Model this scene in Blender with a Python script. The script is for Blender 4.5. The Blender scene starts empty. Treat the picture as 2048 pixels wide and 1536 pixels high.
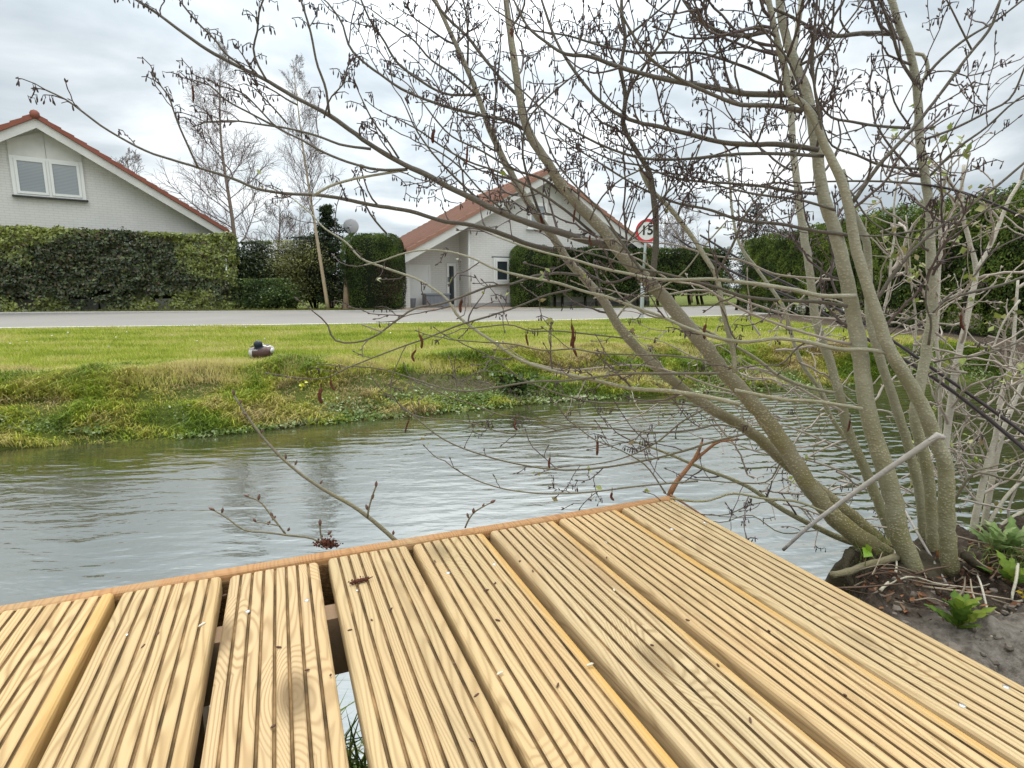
import bpy, bmesh, math, random
import numpy as np
from mathutils import Vector, Matrix, Euler

random.seed(7)
rng = np.random.default_rng(7)
sc = bpy.context.scene
COL = sc.collection

# ------------------------------------------------------------------ camera
EYE = 0.75
FPX = 1150.0                       # focal length in pixels of the 2048-wide photo
PITCH = math.atan(193.0 / FPX)
cam_d = bpy.data.cameras.new('camera')
cam = bpy.data.objects.new('camera', cam_d)
COL.objects.link(cam)
cam.location = (0, 0, EYE)
cam.rotation_euler = (math.pi / 2 - PITCH, 0, 0)
cam_d.sensor_width = 36.0
cam_d.lens = 36.0 * FPX / 2048.0
cam_d.clip_start = 0.02
cam_d.clip_end = 3000
sc.camera = cam

# ------------------------------------------------------------------ light
SUN_EL, SUN_AZ = math.radians(58), math.radians(-12)     # azimuth from +Y, clockwise positive
world = bpy.data.worlds.new("World")
sc.world = world
world.use_nodes = True
wn, wl = world.node_tree.nodes, world.node_tree.links
wn.clear()
def W(t, **k):
    n = wn.new(t)
    for a, b in k.items(): setattr(n, a, b)
    return n
sky = W('ShaderNodeTexSky', sky_type='NISHITA', sun_disc=False)
sky.sun_elevation = SUN_EL
sky.sun_rotation = SUN_AZ
tc = W('ShaderNodeTexCoord')
sep = W('ShaderNodeSeparateXYZ'); wl.new(tc.outputs['Generated'], sep.inputs[0])
def wm(op, a, b=None, c=None):
    n = W('ShaderNodeMath', operation=op)
    for i, v in enumerate((a, b, c)):
        if v is None: continue
        if isinstance(v, (int, float)): n.inputs[i].default_value = v
        else: wl.new(v, n.inputs[i])
    return n.outputs[0]
zc = wm('MAXIMUM', sep.outputs[2], 0.0)
den = wm('ADD', zc, 0.16)
cx = wm('DIVIDE', sep.outputs[0], den); cy = wm('DIVIDE', sep.outputs[1], den)
cmb = W('ShaderNodeCombineXYZ'); wl.new(cx, cmb.inputs[0]); wl.new(cy, cmb.inputs[1])
n1 = W('ShaderNodeTexNoise'); n1.inputs['Scale'].default_value = 1.15; n1.inputs['Detail'].default_value = 7
n1.inputs['Roughness'].default_value = 0.52; n1.inputs['Distortion'].default_value = 0.25
wl.new(cmb.outputs[0], n1.inputs['Vector'])
n2 = W('ShaderNodeTexNoise'); n2.inputs['Scale'].default_value = 0.45; n2.inputs['Detail'].default_value = 3
wl.new(cmb.outputs[0], n2.inputs['Vector'])
mixn = wm('ADD', wm('MULTIPLY', n1.outputs[0], 0.68), wm('MULTIPLY', n2.outputs[0], 0.32))
rp = W('ShaderNodeValToRGB')
cr = rp.color_ramp
cr.elements[0].position = 0.41; cr.elements[0].color = (0.465, 0.525, 0.565, 1)
cr.elements[1].position = 0.63; cr.elements[1].color = (1.0, 1.01, 1.01, 1)
e = cr.elements.new(0.475); e.color = (0.595, 0.655, 0.69, 1)
e = cr.elements.new(0.545); e.color = (0.82, 0.87, 0.89, 1)
wl.new(mixn, rp.inputs[0])
# overcast luminance: brighter towards the zenith
lum = wm('ADD', 0.74, wm('MULTIPLY', wm('MAXIMUM', wm('SUBTRACT', zc, 0.30), 0.0), 2.9))
# soft glow painted into the sky straight ahead, to give the water its glare
dt = W('ShaderNodeVectorMath', operation='DOT_PRODUCT'); wl.new(tc.outputs['Generated'], dt.inputs[0]); dt.inputs[1].default_value = Vector((-0.03, 0.9, 0.42)).normalized()
glow = wm('POWER', wm('MAXIMUM', dt.outputs['Value'], 0.0), 9.0)
lum = wm('MULTIPLY', lum, wm('ADD', 0.93, wm('MULTIPLY', glow, 0.42)))
vm = W('ShaderNodeVectorMath', operation='SCALE'); wl.new(rp.outputs[0], vm.inputs[0]); wl.new(lum, vm.inputs['Scale'])
sk = W('ShaderNodeVectorMath', operation='SCALE'); wl.new(sky.outputs[0], sk.inputs[0]); sk.inputs['Scale'].default_value = 0.09
mx = W('ShaderNodeMix', data_type='RGBA'); mx.inputs[0].default_value = 0.94
wl.new(sk.outputs[0], mx.inputs[6]); wl.new(vm.outputs[0], mx.inputs[7])
bg = W('ShaderNodeBackground'); bg.inputs[1].default_value = 1.0
wl.new(mx.outputs[2], bg.inputs[0])
out = W('ShaderNodeOutputWorld'); wl.new(bg.outputs[0], out.inputs[0])

sun_d = bpy.data.lights.new('sun', 'SUN'); sun_d.energy = 1.3; sun_d.angle = math.radians(22); sun_d.color = (1, 0.96, 0.9)
sun = bpy.data.objects.new('sun', sun_d); COL.objects.link(sun)
sd = Vector((math.sin(SUN_AZ) * math.cos(SUN_EL), math.cos(SUN_AZ) * math.cos(SUN_EL), math.sin(SUN_EL)))
sun.rotation_euler = sd.to_track_quat('Z', 'Y').to_euler()
sun.location = (0, 0, 30)
sc.view_settings.view_transform = 'Standard'
sc.view_settings.look = 'None'
sc.view_settings.exposure = 0.66
sc.view_settings.gamma = 1.0
sc.view_settings.use_curve_mapping = False

# ------------------------------------------------------------------ helpers
_F = np.array([0, math.cos(PITCH), -math.sin(PITCH)]); _U = np.array([0, math.sin(PITCH), math.cos(PITCH)]); _R = np.array([1.0, 0, 0])
_C = np.array([0, 0, EYE])
def ray(u, v): return _F + (u - 1024) / FPX * _R - (v - 768) / FPX * _U
def at(u, v, Y):
    d = ray(u, v); return _C + d * (Y / d[1])
def gp(u, v, z=0.0):
    d = ray(u, v); return _C + d * ((z - EYE) / d[2])
def tag(o, label=None, cat=None, group=None, kind=None):
    if label: o['label'] = label
    if cat: o['category'] = cat
    if group: o['group'] = group
    if kind: o['kind'] = kind
    return o
def empty(name, loc=(0, 0, 0), rz=0.0):
    o = bpy.data.objects.new(name, None); o.empty_display_size = 0.1
    COL.objects.link(o); o.location = loc; o.rotation_euler = (0, 0, rz); return o

def vnoise(x, y, seed=0):
    xi = np.floor(x).astype(np.int64); yi = np.floor(y).astype(np.int64)
    fx = x - xi; fy = y - yi
    fx = fx * fx * (3 - 2 * fx); fy = fy * fy * (3 - 2 * fy)
    def h(a, b):
        n = (a * 374761393 + b * 668265263 + seed * 1442695041) & 0x7fffffff
        n = ((n ^ (n >> 13)) * 1274126177) & 0x7fffffff
        return ((n ^ (n >> 16)) & 0xffff) / 65535.0
    return (h(xi, yi) * (1 - fx) + h(xi + 1, yi) * fx) * (1 - fy) + (h(xi, yi + 1) * (1 - fx) + h(xi + 1, yi + 1) * fx) * fy
def fbm(x, y, o=4, seed=0):
    x = np.asarray(x, float); y = np.asarray(y, float)
    a = 0.5; s = 0; t = 0
    for i in range(o):
        s = s + a * vnoise(x, y, seed + i * 17); t += a; a *= 0.5; x = x * 2.03 + 3.7; y = y * 2.03 + 1.3
    return s / t

class MB:
    """collects polygons as numpy blocks and links them as one mesh object"""
    def __init__(s):
        s.v = []; s.f = []; s.n = 0; s.c = []; s.m = []
    def add(s, verts, faces, col=None, mat=0):
        verts = np.asarray(verts, float).reshape(-1, 3)
        faces = np.asarray(faces, np.int64)
        s.v.append(verts); s.f.append(faces + s.n); s.n += len(verts)
        if col is None: col = (1, 1, 1)
        col = np.asarray(col, float)
        if col.ndim == 1: col = np.repeat(col[None], len(verts), 0)
        s.c.append(col); s.m.append(np.full(len(faces), mat, np.int32))
    def poly(s, pts, col=None, mat=0):
        s.add(pts, [list(range(len(pts)))], col, mat)
    def box(s, a, b, col=None, mat=0, M=None):
        x0, y0, z0 = a; x1, y1, z1 = b
        v = np.array([[x0,y0,z0],[x1,y0,z0],[x1,y1,z0],[x0,y1,z0],[x0,y0,z1],[x1,y0,z1],[x1,y1,z1],[x0,y1,z1]], float)
        if M is not None: v = M(v)
        s.add(v, [[0,3,2,1],[4,5,6,7],[0,1,5,4],[1,2,6,5],[2,3,7,6],[3,0,4,7]], col, mat)
    def prism(s, pts, off, col=None, mat=0):
        p = np.asarray(pts, float); q = p + np.asarray(off, float); n = len(p)
        s.add(np.vstack([p, q]), [[i, (i+1) % n, n + (i+1) % n, n + i] for i in range(n)], col, mat)
        s.poly(p, col, mat); s.poly(q[::-1], col, mat)
    def tube(s, pts, rad, sides=6, col=None, mat=0, cap=True):
        p = np.asarray(pts, float); n = len(p)
        r = np.broadcast_to(np.asarray(rad, float), (n,))
        t = np.gradient(p, axis=0); t /= np.linalg.norm(t, axis=1)[:, None] + 1e-9
        ref = np.array([0.13, 0.21, 0.97]) if abs(t[:, 2]).mean() < 0.8 else np.array([0.97, 0.2, 0.1])
        a = np.cross(t, ref); a /= np.linalg.norm(a, axis=1)[:, None] + 1e-9
        b = np.cross(t, a)
        an = np.arange(sides) * 2 * math.pi / sides
        v = p[:, None] + r[:, None, None] * (np.cos(an)[None, :, None] * a[:, None] + np.sin(an)[None, :, None] * b[:, None])
        i = np.arange(n - 1)[:, None] * sides; j = np.arange(sides)[None]; j2 = (j + 1) % sides
        f = np.stack([i + j, i + j2, i + sides + j2, i + sides + j], -1).reshape(-1, 4)
        s.add(v.reshape(-1, 3), f, col, mat)
        if cap:
            base = (n - 1) * sides
            s.f.append(np.array([[s.n - sides + k for k in range(sides)]])); s.m.append(np.array([mat], np.int32))
            s.f.append(np.array([[s.n - n * sides + k for k in range(sides)][::-1]])); s.m.append(np.array([mat], np.int32))
    def build(s, name, mat, parent=None, smooth=True, keep=True):
        me = bpy.data.meshes.new(name)
        V = np.vstack(s.v); Cc = np.vstack(s.c)
        tot = np.concatenate([np.full(len(f), f.shape[1]) for f in s.f])
        idx = np.concatenate([f.reshape(-1) for f in s.f])
        st = np.concatenate([[0], np.cumsum(tot)[:-1]])
        me.vertices.add(len(V)); me.vertices.foreach_set('co', V.reshape(-1))
        me.loops.add(len(idx)); me.loops.foreach_set('vertex_index', idx.astype(np.int32))
        me.polygons.add(len(tot)); me.polygons.foreach_set('loop_start', st.astype(np.int32))
        me.polygons.foreach_set('material_index', np.concatenate(s.m).astype(np.int32))
        me.polygons.foreach_set('use_smooth', np.full(len(tot), smooth))
        at_ = me.attributes.new('Col', 'FLOAT_COLOR', 'POINT')
        at_.data.foreach_set('color', np.hstack([Cc, np.ones((len(Cc), 1))]).reshape(-1))
        me.update(calc_edges=True); me.validate()
        for m in (mat if isinstance(mat, (list, tuple)) else [mat]): me.materials.append(m)
        o = bpy.data.objects.new(name, me); COL.objects.link(o)
        if parent: o.parent = parent
        return o

def rel(o_parent, mbv):   # shift the collected vertices into the parent's local frame (location only)
    L = np.array(o_parent.location)
    mbv.v = [v - L for v in mbv.v]; return mbv

def smooth_line(P, n):
    P = np.asarray(P, float)
    if len(P) == 2: P = np.vstack([P[0], P.mean(0), P[1]])
    d = np.concatenate([[0], np.cumsum(np.linalg.norm(np.diff(P, axis=0), axis=1)) ** 1.0])
    Q = np.vstack([2 * P[0] - P[1], P, 2 * P[-1] - P[-2]])
    dd = np.concatenate([[-(d[1])], d, [2 * d[-1] - d[-2]]])
    m = np.gradient(Q, dd, axis=0)[1:-1]
    t = np.linspace(0, d[-1], n); k = np.clip(np.searchsorted(d, t, 'right') - 1, 0, len(P) - 2)
    h = (d[k + 1] - d[k]); u = ((t - d[k]) / h)[:, None]; h = h[:, None]
    return (2*u**3-3*u**2+1)*P[k] + (u**3-2*u**2+u)*h*m[k] + (-2*u**3+3*u**2)*P[k+1] + (u**3-u**2)*h*m[k+1]

# ------------------------------------------------------------------ materials
class NT:
    def __init__(s, name):
        s.mat = bpy.data.materials.new(name); s.mat.use_nodes = True
        s.t = s.mat.node_tree; s.t.nodes.clear()
        s.out = s.n('ShaderNodeOutputMaterial')
    def n(s, t, **k):
        nd = s.t.nodes.new(t)
        for a, b in k.items(): setattr(nd, a, b)
        return nd
    def set(s, nd, key, v):
        if v is None: return
        if isinstance(v, bpy.types.NodeSocket): s.t.links.new(v, nd.inputs[key])
        elif isinstance(v, (tuple, list)) and len(v) == 3 and nd.inputs[key].type == 'RGBA': nd.inputs[key].default_value = (*v, 1)
        else: nd.inputs[key].default_value = v
    def math(s, op, a, b=None, c=None, clamp=False):
        nd = s.n('ShaderNodeMath', operation=op, use_clamp=clamp)
        for i, v in enumerate((a, b, c)): s.set(nd, i, v)
        return nd.outputs[0]
    def coord(s, kind='Object'): return s.n('ShaderNodeTexCoord').outputs[kind]
    def mapping(s, v, scale=(1,1,1), rot=(0,0,0), loc=(0,0,0)):
        nd = s.n('ShaderNodeMapping'); s.set(nd, 'Vector', v); nd.inputs['Scale'].default_value = scale
        nd.inputs['Rotation'].default_value = rot; nd.inputs['Location'].default_value = loc
        return nd.outputs[0]
    def noise(s, v, scale=5, detail=4, rough=0.5, dist=0.0):
        nd = s.n('ShaderNodeTexNoise'); s.set(nd, 'Vector', v); s.set(nd, 'Scale', scale); s.set(nd, 'Detail', detail)
        s.set(nd, 'Roughness', rough); s.set(nd, 'Distortion', dist); return nd.outputs[0]
    def ramp(s, f, stops):
        nd = s.n('ShaderNodeValToRGB'); s.set(nd, 0, f); r = nd.color_ramp
        while len(r.elements) < len(stops): r.elements.new(0.5)
        for e_, (p, c) in zip(r.elements, stops): e_.position = p; e_.color = (*c, 1) if len(c) == 3 else c
        return nd.outputs[0]
    def mix(s, f, a, b, mode='MIX'):
        nd = s.n('ShaderNodeMix', data_type='RGBA', blend_type=mode); s.set(nd, 0, f)
        for k, v in ((6, a), (7, b)):
            if isinstance(v, (tuple, list)): nd.inputs[k].default_value = (*v, 1)
            else: s.set(nd, k, v)
        return nd.outputs[2]
    def attr(s, name='Col'):
        nd = s.n('ShaderNodeAttribute'); nd.attribute_name = name; return nd.outputs['Color']
    def bump(s, h, strength=0.5, dist=0.01, normal=None):
        nd = s.n('ShaderNodeBump'); s.set(nd, 'Height', h); s.set(nd, 'Strength', strength); s.set(nd, 'Distance', dist)
        if normal is not None: s.set(nd, 'Normal', normal)
        return nd.outputs[0]
    def done(s, color, rough=0.7, normal=None, spec=0.5, metallic=0.0, ior=None, trans=None):
        p = s.n('ShaderNodeBsdfPrincipled'); s.set(p, 'Base Color', color); s.set(p, 'Roughness', rough)
        s.set(p, 'Specular IOR Level', spec); s.set(p, 'Metallic', metallic)
        if ior: s.set(p, 'IOR', ior)
        if normal is not None: s.set(p, 'Normal', normal)
        sh = p.outputs[0]
        if trans:
            tr = s.n('ShaderNodeBsdfTranslucent'); s.set(tr, 'Color', color)
            m = s.n('ShaderNodeMixShader'); s.set(m, 0, trans); s.t.links.new(sh, m.inputs[1]); s.t.links.new(tr.outputs[0], m.inputs[2]); sh = m.outputs[0]
        s.t.links.new(sh, s.out.inputs[0]); return s.mat

def simple(name, col, rough=0.6, var=0.15, scale=8, bump=0.0, spec=0.4, metallic=0.0):
    t = NT(name); co = t.coord()
    n = t.noise(co, scale, 5, 0.6)
    c = t.mix(n, tuple(x * (1 - var) for x in col), tuple(min(1, x * (1 + var)) for x in col))
    nb = t.bump(t.noise(co, scale * 4, 4), bump, 0.01) if bump else None
    return t.done(c, rough, nb, spec, metallic)
def leafy(name, rough=0.55, trans=0.25, spec=0.3):
    t = NT(name); return t.done(t.attr(), rough, None, spec, trans=trans)

# ground: turf with bare soil where the attribute says so
t = NT('ground_turf'); co = t.coord(); a = t.attr()
g1 = t.ramp(t.noise(co, 0.9, 6, 0.65), [(0.3, (0.045, 0.062, 0.014)), (0.5, (0.11, 0.135, 0.028)), (0.7, (0.17, 0.165, 0.05))])
g2 = t.ramp(t.noise(co, 38, 6, 0.7), [(0.3, (0.025, 0.018, 0.012)), (0.5, (0.10, 0.075, 0.055)), (0.62, (0.17, 0.135, 0.10)), (0.75, (0.27, 0.225, 0.18))])
sepa = t.n('ShaderNodeSeparateColor'); t.set(sepa, 0, a)
g2 = t.mix(sepa.outputs[1], g2, t.ramp(t.noise(co, 60, 5, 0.65), [(0.3, (0.14, 0.115, 0.09)), (0.5, (0.33, 0.285, 0.235)), (0.72, (0.50, 0.445, 0.38))]))
MGROUND = t.done(t.mix(sepa.outputs[0], g1, g2), 0.95, t.bump(t.noise(co, 55, 8, 0.75), 1.0, 0.03), 0.1)
# asphalt
t = NT('road_asphalt'); co = t.coord()
c = t.mix(t.noise(co, 0.6, 4), (0.205, 0.19, 0.168), (0.275, 0.255, 0.228))
c = t.mix(t.math('MULTIPLY', t.noise(co, 120, 2), 0.5), c, (0.19, 0.18, 0.17))
MROAD = t.done(c, 0.9, t.bump(t.noise(co, 150, 2), 0.4, 0.01), 0.2)
MKERB = simple('kerb_concrete', (0.52, 0.50, 0.46), 0.9, 0.2, 4, 0.3, 0.2)
# paving of the drive
MPAVE = simple('drive_paving', (0.36, 0.27, 0.20), 0.9, 0.25, 3, 0.3, 0.2)

# water: murky body under a rippled mirror
t = NT('canal_water'); co = t.coord()
w1 = t.noise(t.mapping(co, (0.55, 2.1, 1), (0, 0, math.radians(-18))), 3.0, 3, 0.5, 0.6)
w2 = t.noise(t.mapping(co, (2.2, 5.5, 1), (0, 0, math.radians(-28))), 2.4, 3, 0.55, 0.3)
wv = t.n('ShaderNodeTexWave', wave_type='BANDS', bands_direction='Y', wave_profile='SIN')
t.set(wv, 'Vector', t.mapping(co, (1, 1, 1), (0, 0, math.radians(-14)))); t.set(wv, 'Scale', 2.6); t.set(wv, 'Distortion', 6.0); t.set(wv, 'Detail', 3); t.set(wv, 'Detail Scale', 1.4)
sx = t.n('ShaderNodeSeparateXYZ'); t.set(sx, 0, co)
msk = t.math('MULTIPLY_ADD', sx.outputs[0], 0.45, -0.1, clamp=True)
msk2 = t.math('MULTIPLY_ADD', t.noise(co, 0.5, 2), 2.4, -0.75, clamp=True)
h = t.math('ADD', t.math('MULTIPLY', w1, 0.0062), t.math('MULTIPLY', w2, 0.0030))
h = t.math('ADD', h, t.math('MULTIPLY', wv.outputs['Fac'], t.math('MULTIPLY_ADD', t.math('MAXIMUM', msk, t.math('MULTIPLY', msk2, 0.16)), 0.0040, 0.0003)))
body = t.mix(t.noise(co, 0.8, 4), (0.030, 0.034, 0.013), (0.050, 0.052, 0.022))
MWATER = t.done(body, 0.045, t.bump(h, 1.0, 1.0), 0.5, ior=4.6)

# pressure-treated decking
def wood(name, pale, dark, warm, edge=True, dirt=False):
    t = NT(name); co = t.coord()
    oi = t.n('ShaderNodeObjectInfo')
    off = t.n('ShaderNodeVectorMath', operation='MULTIPLY_ADD'); t.set(off, 0, oi.outputs['Random'])
    rv = t.n('ShaderNodeCombineXYZ'); t.set(rv, 0, t.math('MULTIPLY', oi.outputs['Random'], 31.0)); t.set(rv, 1, t.math('MULTIPLY', oi.outputs['Random'], 57.0)); t.set(rv, 2, t.math('MULTIPLY', oi.outputs['Random'], 13.0))
    ad = t.n('ShaderNodeVectorMath', operation='ADD'); t.set(ad, 0, co); t.set(ad, 1, rv.outputs[0]); p = ad.outputs[0]
    # knots: sparse voronoi cells, stretched along the board
    kv = t.n('ShaderNodeTexVoronoi', feature='F1'); t.set(kv, 'Vector', t.mapping(p, (8.0, 3.6, 0.0))); t.set(kv, 'Scale', 1.0); t.set(kv, 'Randomness', 1.0)
    kd = kv.outputs['Distance']
    ksel = t.math('GREATER_THAN', t.n('ShaderNodeSeparateColor').outputs[0], 0.55)
    sp = t.n('ShaderNodeSeparateColor'); t.set(sp, 0, kv.outputs['Color'])
    ksel = t.math('GREATER_THAN', sp.outputs[0], 0.50)
    kn = t.math('MULTIPLY', t.math('SUBTRACT', 1.0, t.math('MULTIPLY', kd, 2.5), clamp=True), ksel)
    s3 = t.n('ShaderNodeSeparateXYZ'); t.set(s3, 0, p)
    lg = t.noise(t.mapping(p, (9, 1.1, 9)), 1.0, 3, 0.5)
    ringin = t.math('ADD', t.math('MULTIPLY', s3.outputs[0], 120.0), t.math('ADD', t.math('MULTIPLY', lg, 26.0), t.math('MULTIPLY', kn, 9.0)))
    ring = t.math('MULTIPLY_ADD', t.math('SINE', t.math('MULTIPLY', ringin, 6.283)), 0.5, 0.5)
    ring = t.math('POWER', ring, 2.2)
    fine = t.noise(t.mapping(p, (260, 5, 260)), 1.0, 4, 0.6)
    c = t.mix(t.math('MULTIPLY', ring, t.math('MULTIPLY_ADD', lg, 1.0, 0.12)), pale, dark)
    c = t.mix(t.math('MULTIPLY', fine, 0.35), c, tuple(x * 0.72 for x in pale))
    blotch = t.noise(t.mapping(p, (6, 1.6, 6)), 1.0, 4, 0.55)
    c = t.mix(t.math('MULTIPLY_ADD', blotch, 2.2, -0.95, clamp=True), c, warm)
    core = t.math('MULTIPLY_ADD', kn, 3.0, -1.35, clamp=True)
    c = t.mix(t.math('MULTIPLY', core, 0.85), c, tuple(x * 0.5 for x in dark))
    alg = t.math('MULTIPLY_ADD', t.noise(t.mapping(p, (9, 2.2, 9)), 1.0, 5, 0.65), 3.0, -1.45, clamp=True)
    c = t.mix(t.math('MULTIPLY', alg, 0.55), c, (0.35, 0.29, 0.165))
    c = t.mix(1.0, c, oi.outputs['Color'], 'MULTIPLY')
    dirt = t.math('MULTIPLY_ADD', t.noise(t.mapping(p, (14, 1.3, 14)), 1.0, 6, 0.7), 4.0, -2.2, clamp=True)
    c = t.mix(t.math('MULTIPLY', dirt, 0.4), c, (0.27, 0.20, 0.115))
    # small stains
    st = t.math('MULTIPLY_ADD', t.noise(t.mapping(p, (22, 9, 22)), 1.0, 5, 0.7), 5.0, -3.25, clamp=True)
    c = t.mix(t.math('MULTIPLY', st, 0.4), c, (0.22, 0.155, 0.085))
    if edge:   # resinous yellow sapwood along one arris
        se = t.n('ShaderNodeSeparateXYZ'); t.set(se, 0, co)
        wob = t.math('MULTIPLY_ADD', t.noise(t.mapping(p, (1, 2.2, 1)), 1.0, 2), 0.03, -0.015)
        ef = t.math('MULTIPLY_ADD', t.math('ADD', se.outputs[0], wob), 60.0, -60.0 * 0.050, clamp=True)
        ef = t.math('MULTIPLY', ef, t.math('MULTIPLY_ADD', t.noise(t.mapping(p, (0, 1.3, 0)), 1.0, 2), 3.0, -0.45, clamp=True))
        c = t.mix(t.math('MULTIPLY', ef, t.math('MULTIPLY', t.n('ShaderNodeSeparateColor').outputs[0], 0.0) if False else t.math('MULTIPLY', oi.outputs['Alpha'], 0.85)), c, t.mix(fine, (0.60, 0.36, 0.10), (0.40, 0.21, 0.05)))
    hb = t.math('ADD', t.math('MULTIPLY', ring, 0.25), fine)
    return t.done(c, t.math('MULTIPLY_ADD', fine, 0.2, 0.62), t.bump(hb, 0.5, 0.0014), 0.22)
MDECK = wood('deck_larch', (0.53, 0.395, 0.215), (0.27, 0.175, 0.08), (0.44, 0.285, 0.14))
MFASC = wood('deck_edge_wood', (0.40, 0.215, 0.09), (0.24, 0.11, 0.04), (0.34, 0.165, 0.065), edge=False)
t = NT('groove_darkened'); co = t.coord()
gn = t.noise(t.mapping(co, (60, 14, 60)), 1.0, 4, 0.6)
MGROOVE = t.done(t.ramp(gn, [(0.3, (0.06, 0.042, 0.022)), (0.5, (0.17, 0.105, 0.048)), (0.72, (0.36, 0.23, 0.11))]), 0.9, None, 0.1)  # mottled dark to mid brown along the groove bottoms
MJOIST = simple('joist_wood', (0.30, 0.20, 0.12), 0.85, 0.25, 12, 0.2)
MSCREW = simple('screw_steel', (0.55, 0.55, 0.53), 0.35, 0.1, 50, 0, 0.5, 0.9)

# alder bark
def bark(name, base, mossy, spot, spots=0.62, mossz=(0.2, 0.9)):
    t = NT(name); co = t.coord()
    n = t.noise(co, 9, 5, 0.6)
    s3 = t.n('ShaderNodeSeparateXYZ'); t.set(s3, 0, t.n('ShaderNodeNewGeometry').outputs['Position'])
    zz = t.math('ADD', s3.outputs[2], t.math('MULTIPLY_ADD', n, 0.6, -0.3))
    mf = t.math('SUBTRACT', 1.0, t.math('DIVIDE', t.math('SUBTRACT', zz, mossz[0]), mossz[1] - mossz[0]), clamp=True)
    c = t.mix(n, tuple(x * 0.78 for x in base), tuple(x * 1.2 for x in base))
    c = t.mix(t.math('MULTIPLY', mf, t.math('MULTIPLY_ADD', t.noise(co, 16, 4), 1.3, 0.1, clamp=True)), c, mossy)
    vo = t.n('ShaderNodeTexVoronoi', feature='F1'); t.set(vo, 'Vector', t.mapping(co, (1, 1, 1.5))); t.set(vo, 'Scale', 165.0)
    sf = t.math('LESS_THAN', vo.outputs['Distance'], t.math('MULTIPLY_ADD', t.noise(co, 14, 3), 0.75, -0.10))
    c = t.mix(t.math('MULTIPLY', sf, spots), c, spot)
    pt = t.math('MULTIPLY_ADD', t.noise(t.mapping(co, (1, 1, 0.6)), 7.0, 5, 0.7), 3.6, -1.75, clamp=True)
    c = t.mix(t.math('MULTIPLY', pt, 0.45), c, tuple(x * 0.6 for x in mossy))
    dk = t.math('MULTIPLY_ADD', t.noise(t.mapping(co, (1, 1, 2.2)), 26, 4, 0.7), 4.0, -2.4, clamp=True)
    c = t.mix(t.math('MULTIPLY', dk, 0.6), c, tuple(x * 0.4 for x in base))
    return t.done(c, 0.8, t.bump(t.math('ADD', t.math('MULTIPLY', vo.outputs['Distance'], -0.5), t.noise(co, 60, 4)), 0.5, 0.004), 0.25)
MBARK = bark('alder_bark', (0.32, 0.305, 0.23), (0.19, 0.17, 0.065), (0.49, 0.44, 0.31), 0.5, (0.2, 0.85))
MBARKL = bark('alder_leaning_bark', (0.235, 0.21, 0.155), (0.165, 0.14, 0.045), (0.42, 0.36, 0.23), 0.6, (0.2, 0.8))  # darker copy of the bark, toned down for stems seen against the sky
MLIMB = bark('alder_limb_bark', (0.125, 0.11, 0.09), (0.19, 0.165, 0.08), (0.22, 0.19, 0.15), 0.35, (0.1, 0.75))  # base colour lowered to the backlit silhouette of the limbs
MTWIG = simple('alder_twig', (0.105, 0.078, 0.068), 0.6, 0.35, 30, 0, 0.35)  # backlighting baked in: twigs tinted dark to read against bright cloud
MTWIGL = simple('alder_twig_pale', (0.34, 0.29, 0.235), 0.65, 0.35, 30, 0, 0.35)
MBUD = simple('bud_scales', (0.13, 0.075, 0.055), 0.55, 0.4, 90, 0, 0.3)
MCATK = simple('alder_catkin', (0.07, 0.048, 0.045), 0.7, 0.4, 90, 0, 0.2)
MRED = simple('old_catkin_red', (0.125, 0.048, 0.03), 0.9, 0.6, 160, 0.6, 0.15)
MPALE = bark('pale_shrub_bark', (0.46, 0.42, 0.345), (0.30, 0.27, 0.15), (0.55, 0.50, 0.42), 0.3, (-0.1, 0.4))
MDARKST = simple('dark_wet_stem', (0.035, 0.024, 0.022), 0.5, 0.4, 30, 0.2, 0.4)
MROOT = bark('root_bark', (0.035, 0.027, 0.018), (0.05, 0.04, 0.018), (0.08, 0.065, 0.04), 0.3, (0.0, 0.5))  # near-black tone of the low root base
MCUT = simple('grey_dead_wood', (0.36, 0.33, 0.29), 0.8, 0.3, 20, 0.3)
MLEAF = leafy('leaf_surface', 0.36, 0.22, 0.5)
MNEEDLE = leafy('needle_spray', 0.7, 0.12, 0.15)
MGRASS = leafy('grass_blade', 0.6, 0.3, 0.2)
MDRY = leafy('dry_leaf', 0.85, 0.1, 0.1)
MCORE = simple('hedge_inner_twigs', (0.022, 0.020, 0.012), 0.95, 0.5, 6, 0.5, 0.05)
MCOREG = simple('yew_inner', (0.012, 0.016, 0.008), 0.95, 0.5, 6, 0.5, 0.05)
MFARTWIG = simple('far_twigs', (0.21, 0.175, 0.165), 0.8, 0.3, 3, 0, 0.1)
MBIRCH = bark('birch_bark', (0.20, 0.155, 0.125), (0.26, 0.21, 0.11), (0.42, 0.36, 0.29), 0.3, (0.5, 3.5))
MBIRCHP = bark('pale_birch_bark', (0.42, 0.34, 0.24), (0.40, 0.31, 0.17), (0.5, 0.45, 0.36), 0.3, (0.3, 3.0))
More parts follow.
